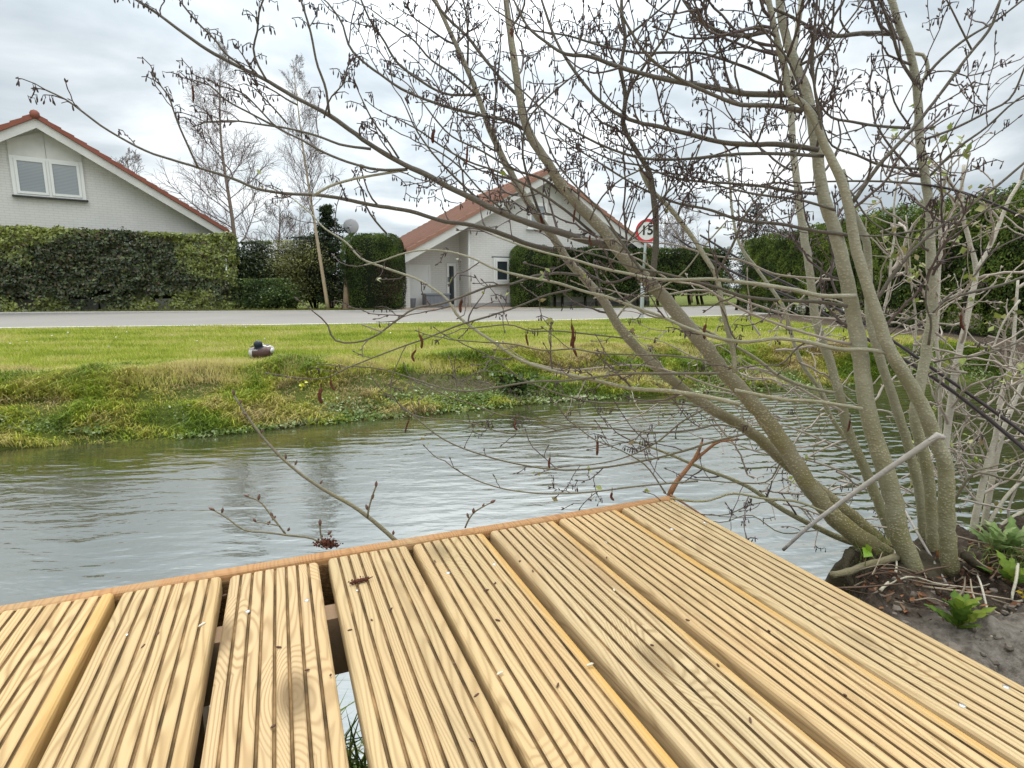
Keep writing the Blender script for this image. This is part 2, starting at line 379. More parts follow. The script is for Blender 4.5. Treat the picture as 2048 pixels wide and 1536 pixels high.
# building materials
def brick(name, c1, c2, mort, scale=1.0):
    t = NT(name); uv = t.attr('Col')     # wall coordinates (along, up) are stored in the colour attribute
    b = t.n('ShaderNodeTexBrick'); t.set(b, 'Vector', t.mapping(uv, (1, 1, 1))); t.set(b, 'Scale', 1.0)
    b.inputs['Brick Width'].default_value = 0.23; b.inputs['Row Height'].default_value = 0.075; b.inputs['Mortar Size'].default_value = 0.011
    b.inputs['Mortar Smooth'].default_value = 0.3
    t.set(b, 'Color1', c1); t.set(b, 'Color2', c2); t.set(b, 'Mortar', mort)
    co = t.coord()
    st = t.math('MULTIPLY_ADD', t.noise(t.mapping(co, (0.8, 0.8, 0.35)), 1.6, 5, 0.65), 2.4, -0.95, clamp=True)
    c = t.mix(t.math('MULTIPLY', st, 0.25), b.outputs['Color'], (0.34, 0.33, 0.30))
    return t.done(c, 0.85, t.bump(b.outputs['Fac'], -0.3, 0.010), 0.2)
MBRICK = brick('white_painted_brick', (0.67, 0.655, 0.62), (0.645, 0.63, 0.595), (0.575, 0.56, 0.53))
MWHITE = simple('white_paint', (0.74, 0.74, 0.71), 0.5, 0.06, 3, 0, 0.4)
MBOARD = simple('weathered_white_board', (0.62, 0.61, 0.57), 0.7, 0.22, 2.2, 0.1, 0.3)
MSILL = simple('dark_sill', (0.035, 0.035, 0.037), 0.5, 0.2, 6)
t = NT('red_roof_tile'); co = t.coord()
c = t.mix(t.noise(co, 2.2, 5, 0.6), (0.20, 0.065, 0.045), (0.31, 0.115, 0.075)); MTILER = t.done(c, 0.75, None, 0.3)
t = NT('orange_roof_tile'); co = t.coord()
c = t.mix(t.noise(co, 2.6, 5, 0.65), (0.22, 0.11, 0.078), (0.39, 0.21, 0.145)); MTILEO = t.done(c, 0.75, None, 0.3)
t = NT('window_glass'); co = t.coord()
MGLASS = t.done((0.035, 0.045, 0.05), 0.06, t.bump(t.noise(co, 3.0, 2), 0.05, 0.02), 0.6, ior=1.6)
MBLIND = simple('grey_blind', (0.42, 0.44, 0.45), 0.6, 0.12, 1.5)
MGREY = simple('grey_plastic', (0.17, 0.18, 0.20), 0.5, 0.2, 5)
MPOLE = simple('galvanised_post', (0.46, 0.50, 0.51), 0.5, 0.15, 6, 0, 0.4, 0.25)
MSRED = simple('sign_red', (0.62, 0.035, 0.05), 0.45, 0.12, 6)
MSWHITE = simple('sign_white', (0.74, 0.72, 0.72), 0.5, 0.08, 10)
MBLACK = simple('sign_black', (0.012, 0.012, 0.013), 0.5, 0.2, 10)
MDISH = simple('satellite_dish_grey', (0.44, 0.43, 0.44), 0.6, 0.08, 4)
# ------------------------------------------------------------------ terrain
WZ = -0.37
far_pts = np.array([[-60, -12.0], [-14, 0.9], [-8.0, 2.55], [-3.58, 3.95], [-2.39, 4.30], [-0.99, 4.98], [0.38, 5.62], [2.0, 6.15], [3.61, 6.55], [6.2, 6.85], [6.9, 5.6], [7.8, 3.6], [9.5, 1.0], [14, -4], [60, -40]])
near_pts = np.array([[-60, -18.0], [-14, -3.4], [-6, -0.4], [-2.2, 0.98], [-0.9, 1.28], [-0.42, 1.36], [0.0, 1.25], [0.25, 1.04], [0.50, 0.99], [0.61, 1.11], [0.70, 1.26], [0.86, 1.36], [1.05, 1.43], [1.4, 1.55], [2.2, 1.65], [4, 0.8], [6, -1.5], [12, -9], [60, -60]])
def sdist(X, Y, line):
    """signed distance to a polyline: positive on its left side (walking with increasing x)"""
    best = np.full(X.shape, 1e9); sg = np.ones(X.shape)
    for a, b in zip(line[:-1], line[1:]):
        d = b - a; L = d @ d
        u = np.clip(((X - a[0]) * d[0] + (Y - a[1]) * d[1]) / L, 0, 1)
        qx = a[0] + u * d[0]; qy = a[1] + u * d[1]
        dist = np.hypot(X - qx, Y - qy); cr = d[0] * (Y - a[1]) - d[1] * (X - a[0])
        m = dist < best - 1e-9
        best = np.where(m, dist, best); sg = np.where(m, np.sign(cr), sg)
    return best * sg
def sstep(x, a, b):
    u = np.clip((x - a) / (b - a), 0, 1); return u * u * (3 - 2 * u)
def terrain(X, Y):
    X = np.asarray(X, float); Y = np.asarray(Y, float)
    far = sdist(X, Y, far_pts); near = -sdist(X, Y, near_pts)
    far = far + (fbm(X * 1.6, Y * 1.6, 3, 5) - 0.5) * 0.30
    # far bank: toe, steep face, rounded lip, lawn
    right = sstep(X, 2.5, 5.0)
    prof = -0.62 + 0.28 * sstep(far, -0.35, 0.08) + 0.13 * sstep(far, 0.02, 0.35) + 0.22 * sstep(far, 0.25 - 0.1 * right, 1.05 - 0.45 * right)
    lump = (fbm(X * 2.7, Y * 2.7, 4, 9) - 0.5) * 0.16 * sstep(far, 0.05, 0.3) * (1 - sstep(far, 0.9, 1.8))
    zf = prof + lump + (fbm(X * 0.7, Y * 0.7, 3, 2) - 0.5) * 0.03 * sstep(far, 0.8, 2)
    # near bank: garden soil on the right, low grass under the deck
    L = -0.10 + 0.27 * sstep(X - 0.25 * (Y - 0.9), 0.25, 0.62)
    nd = near + (fbm(X * 6, Y * 6, 3, 31) - 0.5) * 0.07
    steep = 0.55 - 0.43 * sstep(X, 0.2, 0.6)
    zn = -0.66 + (L + 0.66) * sstep(nd, -0.12, steep)
    soil = sstep(X - 0.25 * (Y - 0.9), 0.25, 0.6) * sstep(nd, -0.1, 0.1)
    zn = zn + soil * ((fbm(X * 7, Y * 7, 4, 41) - 0.5) * 0.095 + (fbm(X * 26, Y * 26, 4, 43) - 0.5) * 0.050 + np.abs(fbm(X * 13, Y * 13, 3, 47) - 0.5) * 0.055)
    zn = zn - 0.03 * soil * sstep(0.9 - Y, 0, 0.5)
    mid = np.where(far > near, zf, zn)
    return mid, far, near, soil
def axis(segs):
    o = []
    for a, b, s in segs: o.append(np.arange(a, b - 1e-6, s))
    o.append([segs[-1][1]]); return np.concatenate(o)
gx = axis([(-900, -200, 140), (-200, -60, 20), (-60, -20, 4), (-20, -9, 0.5), (-9, 0.2, 0.11), (0.2, 1.7, 0.02), (1.7, 8, 0.11), (8, 20, 0.6), (20, 60, 4), (60, 200, 20), (200, 900, 140)])
gy = axis([(-900, -200, 140), (-200, -40, 20), (-40, -6, 3), (-6, 0.2, 0.3), (0.2, 1.7, 0.02), (1.7, 9, 0.09), (9, 26, 0.6), (26, 60, 4), (60, 200, 20), (200, 1400, 150)])
GX, GY = np.meshgrid(gx, gy)
GZ, FARD, NEARD, SOIL = terrain(GX, GY)
nx, ny = len(gx), len(gy)
i = np.arange(ny - 1)[:, None] * nx; j = np.arange(nx - 1)[None]
F4 = np.stack([i + j, i + j + 1, i + j + 1 + nx, i + j + nx], -1).reshape(-1, 4)
mud = np.clip(SOIL, 0, 1)
grey = sstep(GX - 0.5 * (1.05 - GY), 0.48, 0.66) * sstep(0.99 - GY + 0.12 * (fbm(GX * 9, GY * 9, 3, 88) - 0.5), 0, 0.12)
bare = sstep(fbm(GX * 1.1, GY * 1.1, 3, 77), 0.60, 0.68) * sstep(FARD, 0.15, 0.4) * (1 - sstep(FARD, 0.9, 1.3)) * 0.7
hb = sstep(GX, 5.6, 6.3) * sstep(GY, 5.5, 6.5) * (1 - sstep(GY, 19, 20))
m = MB(); m.add(np.stack([GX, GY, GZ], -1).reshape(-1, 3), F4, np.stack([np.clip(np.maximum(np.maximum(mud, bare), hb), 0, 1), grey, 0 * mud], -1).reshape(-1, 3))
tag(m.build('ground', MGROUND), kind='structure')
m = MB(); m.add([[-70, -45, WZ], [70, -45, WZ], [70, 9, WZ], [-70, 9, WZ]], [[0, 1, 2, 3]])
tag(m.build('canal_water', MWATER), kind='structure')

# ------------------------------------------------------------------ road
near_e = np.array([[-40, 1.0], [-20, 7.9], [-9.16, 10.55], [-3.69, 11.7], [0, 12.75], [3.33, 14.05], [6.2, 15.6], [9, 17.5], [14, 22], [40, 48]])
far_e = np.array([[-40, 9.5], [-20, 15.2], [-14.69, 16.4], [-8.8, 17.3], [-4.83, 17.7], [-1.0, 18.6], [3.65, 19.7], [6.2, 20.8], [12, 26], [40, 55]])
NE = smooth_line(near_e, 90); FE = smooth_line(far_e, 90)
def strip(A, B, z):
    n = len(A); v = np.vstack([np.c_[A, np.full(n, z)], np.c_[B, np.full(n, z)]])
    return v, [[k, k + 1, n + k + 1, n + k] for k in range(n - 1)]
def offs(P, d):
    t = np.gradient(P, axis=0); t /= np.linalg.norm(t, axis=1)[:, None]
    return P + np.c_[-t[:, 1], t[:, 0]] * d
m = MB(); m.add(*strip(NE, FE, 0.024)); tag(m.build('road', MROAD), kind='structure')
m = MB()
a_, b_ = offs(NE, -0.16), offs(NE, -0.002)
v0, f0 = strip(a_, b_, 0.034); m.add(v0, f0); v1, f1 = strip(a_, a_, 0.034); v1[len(a_):, 2] = -0.05; m.add(v1, f1)
tag(m.build('road_edging', MKERB), kind='structure')
m = MB(); a_, b_ = offs(FE, 0.004), offs(FE, 0.10)
v0, f0 = strip(a_, b_, 0.06); m.add(v0, f0); v1, f1 = strip(a_, a_, 0.06); v1[len(a_):, 2] = 0.0; m.add(v1, f1)
tag(m.build('kerb', MKERB), kind='structure')
# brick drive in front of the right-hand house
m = MB(); dv = np.array([gp(800, 623, 0)[:2], gp(1060, 622, 0)[:2], gp(1050, 615, 0)[:2], gp(790, 617, 0)[:2]])
dv[0] = [-3.6, 18.2]; dv[1] = [1.2, 19.3]; dv[2] = [0.9, 22.3]; dv[3] = [-4.4, 20.4]
m.add(np.c_[dv, np.full(4, 0.065)], [[0, 1, 2, 3]]); tag(m.build('driveway', MPAVE), kind='structure')

# ------------------------------------------------------------------ grass
def blades(bx, by, bz, h, w, lean, az, col, bent=True):
    n = len(bx); ca, sa = np.cos(az), np.sin(az)
    base = np.stack([bx, by, bz], -1)
    side = np.stack([-sa, ca, 0 * sa], -1) * (w / 2)[:, None]
    out_ = np.stack([ca, sa, 0 * sa], -1) * (h * lean)[:, None]
    up = np.zeros((n, 3)); up[:, 2] = h
    if bent:
        mid = base + out_ * 0.35 + up * 0.65; tip = base + out_ + up * (1 - 0.35 * np.clip(lean, 0, 1.6))[:, None]
        v = np.stack([base - side, base + side, mid + side * 0.8, mid - side * 0.8, tip], 1).reshape(-1, 3)
        k = np.arange(n)[:, None] * 5
        q = k + np.array([[0, 1, 2, 3]]); tr = k + np.array([[3, 2, 4]])
        return v, q, tr, np.repeat(col, 5, 0)
    tip = base + out_ + up
    v = np.stack([base - side, base + side, tip], 1).reshape(-1, 3)
    k = np.arange(n)[:, None] * 3
    return v, None, k + np.array([[0, 1, 2]]), np.repeat(col, 3, 0)
def pal(f, cols):
    cols = np.asarray(cols, float); x = np.clip(f, 0, 0.9999) * (len(cols) - 1); k = x.astype(int); u = (x - k)[:, None]
    return cols[k] * (1 - u) + cols[k + 1] * u

# mown lawn
N = 520000
yy = 3.6 + (15.5 - 3.6) * rng.random(N) ** 1.35
xx = (rng.random(N) * 2 - 1) * 0.97 * yy * 1.02
z, fd, nd_, so = terrain(xx, yy)
ok = (fd > 0.65) & (yy < np.interp(xx, NE[:, 0], NE[:, 1]) - 0.17) & (xx < 5.9 + 0.25 * rng.random(N))
xx, yy, z, fd = xx[ok], yy[ok], z[ok], fd[ok]; n = len(xx)
patch = fbm(xx * 0.8, yy * 2.6, 4, 3) * 0.6 + fbm(xx * 4, yy * 9, 3, 8) * 0.4
tone = np.clip((patch - 0.5) * 2.3 + 0.5 + rng.normal(0, 0.13, n) + 0.30 * (1 - sstep(fd, 0.9, 2.2)), 0, 1)
col = pal(tone, [(0.16, 0.225, 0.020), (0.27, 0.335, 0.030), (0.36, 0.40, 0.050), (0.46, 0.45, 0.11), (0.52, 0.45, 0.18)])
col *= (0.8 + 0.4 * rng.random(n))[:, None]
h = 0.028 + 0.03 * rng.random(n) + 0.03 * (1 - sstep(fd, 0.8, 1.8))
v, q, tr, cc = blades(xx, yy, z - 0.005, h, 0.004 + 0.0012 * yy * 0.5 + 0.002 * rng.random(n), 0.2 + 1.0 * rng.random(n), rng.random(n) * 6.283, col, False)
m = MB(); m.add(v, tr, cc); tag(m.build('lawn_grass', MGRASS), 'short mown yellow-green lawn between the canal bank and the road', 'grass', kind='stuff')

# rough bank: drooping tussocks of green, olive and straw
N = 150000
xx = -6.5 + 13.0 * rng.random(N); tt = rng.random(N)
off = -0.04 + 1.55 * tt
line = smooth_line(far_pts[1:12], 400)
yb = np.interp(xx, line[:, 0], line[:, 1])
yy = yb + off * 1.1
z, fd, nd_, so = terrain(xx, yy)
tuss = fbm(xx * 2.2, yy * 3.2, 3, 21)
ok = (fd > -0.05) & (fd < 1.5) & (rng.random(N) < 0.42 + 1.2 * sstep(tuss, 0.35, 0.6)) & (xx < 6.1) & (rng.random(N) > 0.75 * sstep(fbm(xx * 1.1, yy * 1.1, 3, 77), 0.60, 0.66) * (fd > 0.2))
xx, yy, z, fd, tuss = xx[ok], yy[ok], z[ok], fd[ok], tuss[ok]; n = len(xx)
p1 = fbm(xx * 1.4, yy * 1.8, 3, 4); p2 = fbm(xx * 5, yy * 5, 2, 6)
tone = np.clip((p1 - 0.5) * 2.6 + (p2 - 0.5) * 1.2 + 0.40 + rng.normal(0, 0.13, n) - 0.22 * (1 - sstep(fd, 0.05, 0.35)) + 0.12 * sstep(fd, 0.7, 1.1), 0, 1)
col = pal(tone, [(0.13, 0.20, 0.016), (0.24, 0.32, 0.028), (0.34, 0.385, 0.042), (0.42, 0.40, 0.07), (0.50, 0.43, 0.15), (0.40, 0.31, 0.15)])
col *= (0.7 + 0.5 * rng.random(n))[:, None]
h = (0.04 + 0.058 * rng.random(n)) * (0.6 + 0.9 * sstep(tuss, 0.35, 0.7)) * (1 - 0.45 * sstep(fd, 1.0, 1.5))
az = np.where(rng.random(n) < 0.75, rng.normal(-math.pi / 2, 0.8, n), rng.random(n) * 6.283)
v, q, tr, cc = blades(xx, yy, z - 0.01, h, 0.004 + 0.0035 * rng.random(n), 0.5 + 1.2 * rng.random(n), az, col)
m = MB(); m.add(v, q, cc); m.f.append(tr + 0); m.m.append(np.zeros(len(tr), np.int32))
tag(m.build('bank_grass', MGRASS), 'long drooping olive and straw-coloured grass on the far canal bank', 'grass', kind='stuff')

# creeping green herbs along the far waterline
def leafcloud(P, size, col, up=0.3, asp=0.55, nrm=None, jit=1.0, fold=0.25):
    """diamond leaves, two triangles each, folded along the midrib"""
    n = len(P)
    d = rng.normal(0, 1, (n, 3)); d /= np.linalg.norm(d, axis=1)[:, None]
    nn = rng.normal(0, 1, (n, 3)) * jit
    if nrm is not None: nn = nn + nrm * 1.6
    nn[:, 2] += up
    nn /= np.linalg.norm(nn, axis=1)[:, None]
    a = d - (d * nn).sum(1)[:, None] * nn; a /= np.linalg.norm(a, axis=1)[:, None] + 1e-9
    b = np.cross(nn, a); s = np.broadcast_to(size, (n,))[:, None]
    v = np.stack([P - a * s / 2, P + b * s * asp / 2 + nn * s * fold * 0.4, P + a * s / 2, P - b * s * asp / 2 + nn * s * fold * 0.4], 1).reshape(-1, 3)
    k = np.arange(n)[:, None] * 4
    f = np.concatenate([k + np.array([[0, 1, 2]]), k + np.array([[0, 2, 3]])])
    return v, f, np.repeat(col, 4, 0)
N = 26000
xx = -6.5 + 12.5 * rng.random(N); yy = np.interp(xx, line[:, 0], line[:, 1]) + rng.normal(0.06, 0.10, N)
z, fd, _, _ = terrain(xx, yy); ok = (fd > -0.16) & (fd < 0.35) & (fbm(xx * 3, yy * 3, 2, 55) > 0.40); xx, yy, z = xx[ok], yy[ok], z[ok]
n = len(xx); z = np.maximum(z, WZ + 0.005) + 0.035 * rng.random(n)
col = pal(np.clip(fbm(xx * 3, yy * 3, 2, 12) + rng.normal(0, 0.15, n), 0, 1), [(0.07, 0.13, 0.02), (0.15, 0.23, 0.04), (0.27, 0.31, 0.13), (0.40, 0.42, 0.27)])
m = MB(); m.add(*leafcloud(np.c_[xx, yy, z], 0.018 + 0.022 * rng.random(n), col, 1.2, 0.6))
tag(m.build('waterside_herbs', MLEAF), 'low green creeping plants along the far waterline', 'plants', kind='stuff')
# grass and weed on the near bank below the deck
N = 9000
xx = -1.6 + 2.3 * rng.random(N); yy = 0.2 + 1.25 * rng.random(N)
z, fd, nd_, so = terrain(xx, yy); ok = (nd_ > 0.0) & (so < 0.5) & (z < 0.02); xx, yy, z = xx[ok], yy[ok], z[ok]; n = len(xx)
col = pal(rng.random(n), [(0.06, 0.12, 0.015), (0.13, 0.19, 0.03), (0.24, 0.24, 0.07)])
v, q, tr, cc = blades(xx, yy, z - 0.01, 0.08 + 0.12 * rng.random(n), 0.004 + 0.003 * rng.random(n), 0.3 + 0.9 * rng.random(n), rng.random(n) * 6.283, col)
m = MB(); m.add(v, q, cc); m.f.append(tr + 0); m.m.append(np.zeros(len(tr), np.int32))
tag(m.build('under_deck_grass', MGRASS), 'green grass growing on the bank under the deck boards', 'grass', kind='stuff')
# verge between the kerb and the hedges
N = 60000
k = rng.random(N); pt = offs(FE, 0.12); ii = 12 + k * 60; i0 = ii.astype(int); u = (ii - i0)[:, None]
P = pt[i0] * (1 - u) + pt[i0 + 1] * u; nrm = offs(FE, 1.0) - FE; P = P + (nrm[i0]) * (rng.random(N)[:, None] * 0.9)
ok = ~((P[:, 0] > -4.2) & (P[:, 0] < 1.0)); P = P[ok]; n = len(P)
col = pal(rng.random(n), [(0.09, 0.12, 0.02), (0.17, 0.19, 0.04), (0.24, 0.21, 0.08), (0.13, 0.10, 0.05)])
v, q, tr, cc = blades(P[:, 0], P[:, 1], np.zeros(n), 0.05 + 0.08 * rng.random(n), np.full(n, 0.02), 0.6 * rng.random(n), rng.random(n) * 6.283, col, False)
m = MB(); m.add(v, tr, cc); tag(m.build('verge_grass', MGRASS), 'narrow strip of grass between the kerb and the hedges', 'grass', kind='stuff')
# daisies
m = MB(); N = 90
yy = 6.2 + 6.5 * rng.random(N); xx = (rng.random(N) * 2 - 1) * 0.9 * yy
z, fd, _, _ = terrain(xx, yy); ok = (fd > 1.0) & (yy < np.interp(xx, NE[:, 0], NE[:, 1]) - 0.3) & (xx < 5.5); xx, yy, z = xx[ok], yy[ok], z[ok]
m.add(*leafcloud(np.c_[xx, yy, z + 0.05], 0.018 + 0.014 * rng.random(len(xx)), np.full((len(xx), 3), 0.7), 2.0, 0.9))
tag(m.build('daisies', MLEAF), 'tiny white daisies scattered over the lawn', 'flowers', kind='stuff')

# ------------------------------------------------------------------ hedges and topiary
def hedge_points(A, B, za, zb, depth, n, shell=0.7, bulge=0.12, z0=0.03):
    """points and outward normals on and just under the surface of a clipped hedge whose front runs A->B"""
    A = np.array(A); B = np.array(B); d = B - A; L = np.hypot(*d); d = d / L; nb = np.array([-d[1], d[0]])
    s = rng.random(n); H = za + (zb - za) * s
    u = rng.random(n); per = H + depth
    face = np.where(u < 0.66, 0, np.where(u < 0.93, 1, 2))
    hh = np.where(face == 0, z0 + (H - z0) * rng.random(n), np.where(face == 1, H, z0 + (H - z0) * rng.random(n)))
    dd = np.where(face == 0, 0.0, np.where(face == 1, depth * rng.random(n), depth * rng.random(n)))
    s = np.where(face == 2, np.where(rng.random(n) < 0.5, 0.0, 1.0), s); H = za + (zb - za) * s; hh = np.where(face == 1, H, np.minimum(hh, H))
    inn = np.abs(rng.normal(0, 1, n)) * (0.10 if shell > 0.5 else 0.3)
    nx_ = np.where(face == 0, -nb[0], np.where(face == 2, np.where(s < 0.5, -d[0], d[0]), 0)); ny_ = np.where(face == 0, -nb[1], np.where(face == 2, np.where(s < 0.5, -d[1], d[1]), 0)); nz_ = np.where(face == 1, 1.0, 0.0)
    Nn = np.stack([nx_, ny_, nz_], -1)
    wob = (fbm(s * L * 1.6, hh * 2.2 + dd, 4, 61) - 0.5) * 2 * bulge + (fbm(s * L * 6, hh * 7 + dd * 5, 2, 67) - 0.5) * bulge
    P = np.stack([A[0] + d[0] * s * L + nb[0] * dd, A[1] + d[1] * s * L + nb[1] * dd, hh], -1) + Nn * (wob - inn)[:, None]
    return P, Nn, s * L, hh
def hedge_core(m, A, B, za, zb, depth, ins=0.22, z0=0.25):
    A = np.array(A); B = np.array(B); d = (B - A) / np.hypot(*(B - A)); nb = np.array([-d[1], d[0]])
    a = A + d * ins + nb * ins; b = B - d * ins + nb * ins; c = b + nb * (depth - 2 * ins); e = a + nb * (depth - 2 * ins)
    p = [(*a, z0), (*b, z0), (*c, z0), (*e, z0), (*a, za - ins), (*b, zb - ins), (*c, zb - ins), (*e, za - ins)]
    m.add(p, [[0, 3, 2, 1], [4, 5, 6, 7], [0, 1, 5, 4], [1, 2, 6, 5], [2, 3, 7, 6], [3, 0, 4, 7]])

# broad-leaved hedge in front of the left-hand house
hA, hB = np.array([-19.5, 14.6]), np.array([-8.9, 18.9])
def topz(u, v, P):
    return at(u, v, P[1])[2]
zA = topz(0, 447, (0, 16.6)); zB = topz(470, 470, (0, 18.9))
h1 = empty('hedge', (*((hA + hB) / 2), 0)); tag(h1, 'long clipped broad-leaved hedge in front of the left white gable, with yellow-green new leaves', 'hedge')
N = 62000
P, Nn, sl, hh = hedge_points(hA, hB, zA, zB, 1.3, N, 0.7, 0.22)
gap = (fbm(sl * 1.3 + 2, hh * 2.2, 3, 91) > 0.66) & (hh < 0.7) & (rng.random(N) < 0.9)
P, Nn, sl, hh = P[~gap], Nn[~gap], sl[~gap], hh[~gap]; N = len(P)
fresh = sstep(fbm(sl * 0.55 + 1.0, hh * 0.9 + 3, 4, 14), 0.46, 0.60) * 0.62 + 0.35 * sstep(hh, zA - 0.55, zA) * (sl < 8)
tone = np.clip(fresh + rng.normal(0.16, 0.2, N), 0, 1)
col = pal(tone, [(0.022, 0.032, 0.012), (0.068, 0.090, 0.032), (0.13, 0.155, 0.055), (0.20, 0.24, 0.055), (0.30, 0.34, 0.07)])
br = rng.random(N) < 0.10; col[br] = np.array([0.12, 0.085, 0.045]) * (0.6 + 0.8 * rng.random((br.sum(), 1)))
m = MB(); m.add(*leafcloud(P, 0.065 + 0.065 * rng.random(N), col, 0.35, 0.6, Nn, 0.8)); rel(h1, m).build('foliage', MLEAF, h1)
m = MB()
for k in range(46):
    s = rng.random(); p = hA + (hB - hA) * s + np.array([-0.37, 0.93]) * (0.45 + 0.4 * rng.random())
    hgt = (zA + (zB - zA) * s) * 0.9; ln = rng.normal(0, 0.25, 2)
    q = smooth_line([(*p, 0), (*(p + ln * 0.4), hgt * 0.5), (*(p + ln), hgt)], 6); m.tube(q, np.linspace(0.03, 0.01, 6), 5)
    for z_ in range(4):
        w_ = rng.normal(0, 0.4, 2); m.tube(np.array([q[1 + z_], q[1 + z_] + np.array([w_[0], w_[1] * 0.5, 0.35])]), [0.012, 0.005], 4)
rel(h1, m).build('stems', MCORE, h1)
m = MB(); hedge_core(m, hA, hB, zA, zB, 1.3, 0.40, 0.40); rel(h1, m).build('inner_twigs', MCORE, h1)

def yew_cols(n, P, f=1.0, topz_=None):
    tone = np.clip((fbm(P[:, 0] * 2.5 + P[:, 1] * 1.7, P[:, 2] * 3.5, 3, 33) - 0.45) * 1.6 + rng.normal(0.35, 0.2, n), 0, 1)
    return pal(tone, np.array([(0.020, 0.032, 0.010), (0.048, 0.074, 0.018), (0.085, 0.125, 0.027), (0.135, 0.18, 0.04)]) * f)
def topiary(name, label, cx_, cy_, w, dpt, H, n, r=0.35, brown=None, cat='topiary', f=1.0):
    """clipped rounded block: superellipse section, rounded top"""
    o = empty(name, (cx_, cy_, 0)); tag(o, label, cat)
    th = rng.random(n) * 2 * math.pi; zz = rng.random(n) ** 0.8; top = rng.random(n) < 0.25
    ex = 0.55
    sx_ = np.sign(np.cos(th)) * np.abs(np.cos(th)) ** ex; sy_ = np.sign(np.sin(th)) * np.abs(np.sin(th)) ** ex
    rr = np.where(top, np.sqrt(rng.random(n)), 1.0)
    hz = np.where(top, 1.0, zz)
    prof = np.where(hz > 0.86, np.sqrt(np.clip(1 - ((hz - 0.86) / 0.14) ** 2 * 0.45, 0, 1)), 1.0) * (0.93 + 0.07 * np.sin(np.clip(hz, 0, 1) * 3.0))
    X = sx_ * rr * w / 2 * prof; Y = sy_ * rr * dpt / 2 * prof; Z = hz * H - np.where(top, 0.12 * H * np.maximum(np.abs(sx_ * rr), np.abs(sy_ * rr)) ** 3, 0)
    P = np.stack([X, Y, Z], -1); Nn = np.stack([sx_ * (~top), sy_ * (~top), top * 1.0], -1)
    P = P + Nn * ((fbm(th * 4, hz * 6, 3, 71) - 0.5) * 0.14 - np.abs(rng.normal(0, 0.05, n)))[:, None]
    col = yew_cols(n, P, f)
    if brown is not None:
        b = (np.hypot((X - brown[0]) / brown[2], (Z - brown[1]) / brown[3]) + rng.normal(0, 0.2, n) < 1) & (rng.random(n) < 0.65)
        col[b] = np.array([0.055, 0.034, 0.024]) * (0.6 + 0.8 * rng.random((b.sum(), 1)))
    m = MB(); m.add(*leafcloud(P, 0.032 + 0.026 * rng.random(n), col, 0.15, 0.4, Nn, 1.0)); m.build('foliage', MNEEDLE, o)
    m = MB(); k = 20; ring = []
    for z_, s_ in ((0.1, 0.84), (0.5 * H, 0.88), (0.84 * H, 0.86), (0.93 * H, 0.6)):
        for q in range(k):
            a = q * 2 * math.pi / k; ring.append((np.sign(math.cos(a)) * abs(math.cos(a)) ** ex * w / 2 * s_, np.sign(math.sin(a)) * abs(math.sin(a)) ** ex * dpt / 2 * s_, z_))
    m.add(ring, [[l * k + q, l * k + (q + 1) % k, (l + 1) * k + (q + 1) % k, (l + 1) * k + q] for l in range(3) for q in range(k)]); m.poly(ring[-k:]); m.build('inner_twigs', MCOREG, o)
    m = MB(); m.tube([(0, 0, -0.1), (0.03, 0, 0.5)], [0.09, 0.08], 8); m.build('trunk', MCORE, o)
    return o
c = at(746, 620, 18.6); topiary('topiary', 'tall dark clipped yew block with a brown dead patch, left of the white house', c[0], 19.0, 1.95, 1.5, at(746, 466, 18.6)[2], 42000, brown=(0.45, 0.85, 0.55, 0.65))
c = at(1062, 620, 20.1); topiary('topiary', 'rounded dark green clipped yew block beside the small ground-floor window of the white house', c[0], 20.9, 1.5, 1.5, at(1062, 488, 20.1)[2], 30000, f=1.15)

# conifer hedge strip behind the speed sign, lifted on bare stems
a_ = np.array([at(1092, 600, 21.2)[0], 21.4]); b_ = np.array([at(1470, 600, 23.0)[0], 23.6])
o = empty('hedge', (*((a_ + b_) / 2), 0)); tag(o, 'dark conifer hedge on bare stems across the road behind the round sign', 'hedge')
z1, z2 = at(1110, 494, 21.3)[2], at(1450, 497, 23.5)[2]
P, Nn, sl, hh = hedge_points(a_, b_, z1, z2, 1.0, 26000, 0.7, 0.14, 0.42)
m = MB(); m.add(*leafcloud(P, 0.06 + 0.05 * rng.random(len(P)), yew_cols(len(P), P, 0.8), 0.1, 0.4, Nn, 1.0)); rel(o, m).build('foliage', MNEEDLE, o)
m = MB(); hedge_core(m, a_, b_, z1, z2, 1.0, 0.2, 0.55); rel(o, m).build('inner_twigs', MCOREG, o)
for k in range(14):
    p = a_ + (b_ - a_) * ((k + 0.5 + 0.3 * rng.normal()) / 14); m = MB()
    m.tube([(*p, -0.05), (p[0] + 0.03, p[1] + 0.45, 0.35), (p[0] + 0.02 * rng.normal(), p[1] + 0.5, 0.75)], [0.06, 0.05, 0.05], 6); rel(o, m).build('stem', MCORE, o)

# tall conifer hedge along the right side of the canal
rA, rB = np.array([7.35, 18.9]), np.array([6.95, 1.2])
hz_ = lambda y: 2.22
o = empty('hedge', (7.2, 8, 0)); tag(o, 'tall clipped green conifer hedge along the right bank of the canal', 'hedge')
P, Nn, sl, hh = hedge_points(rA, rB, 2.25, 2.16, 1.5, 150000, 0.7, 0.15, 0.05)
keep = (P[:, 1] > 4.5) | (rng.random(len(P)) < 0.25); P, Nn, hh = P[keep], Nn[keep], hh[keep]
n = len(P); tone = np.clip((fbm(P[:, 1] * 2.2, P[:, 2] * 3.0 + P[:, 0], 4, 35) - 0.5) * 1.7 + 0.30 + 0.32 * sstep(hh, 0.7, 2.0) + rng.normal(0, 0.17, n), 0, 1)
col = pal(tone, [(0.025, 0.042, 0.010), (0.07, 0.105, 0.018), (0.13, 0.18, 0.030), (0.20, 0.25, 0.045)])
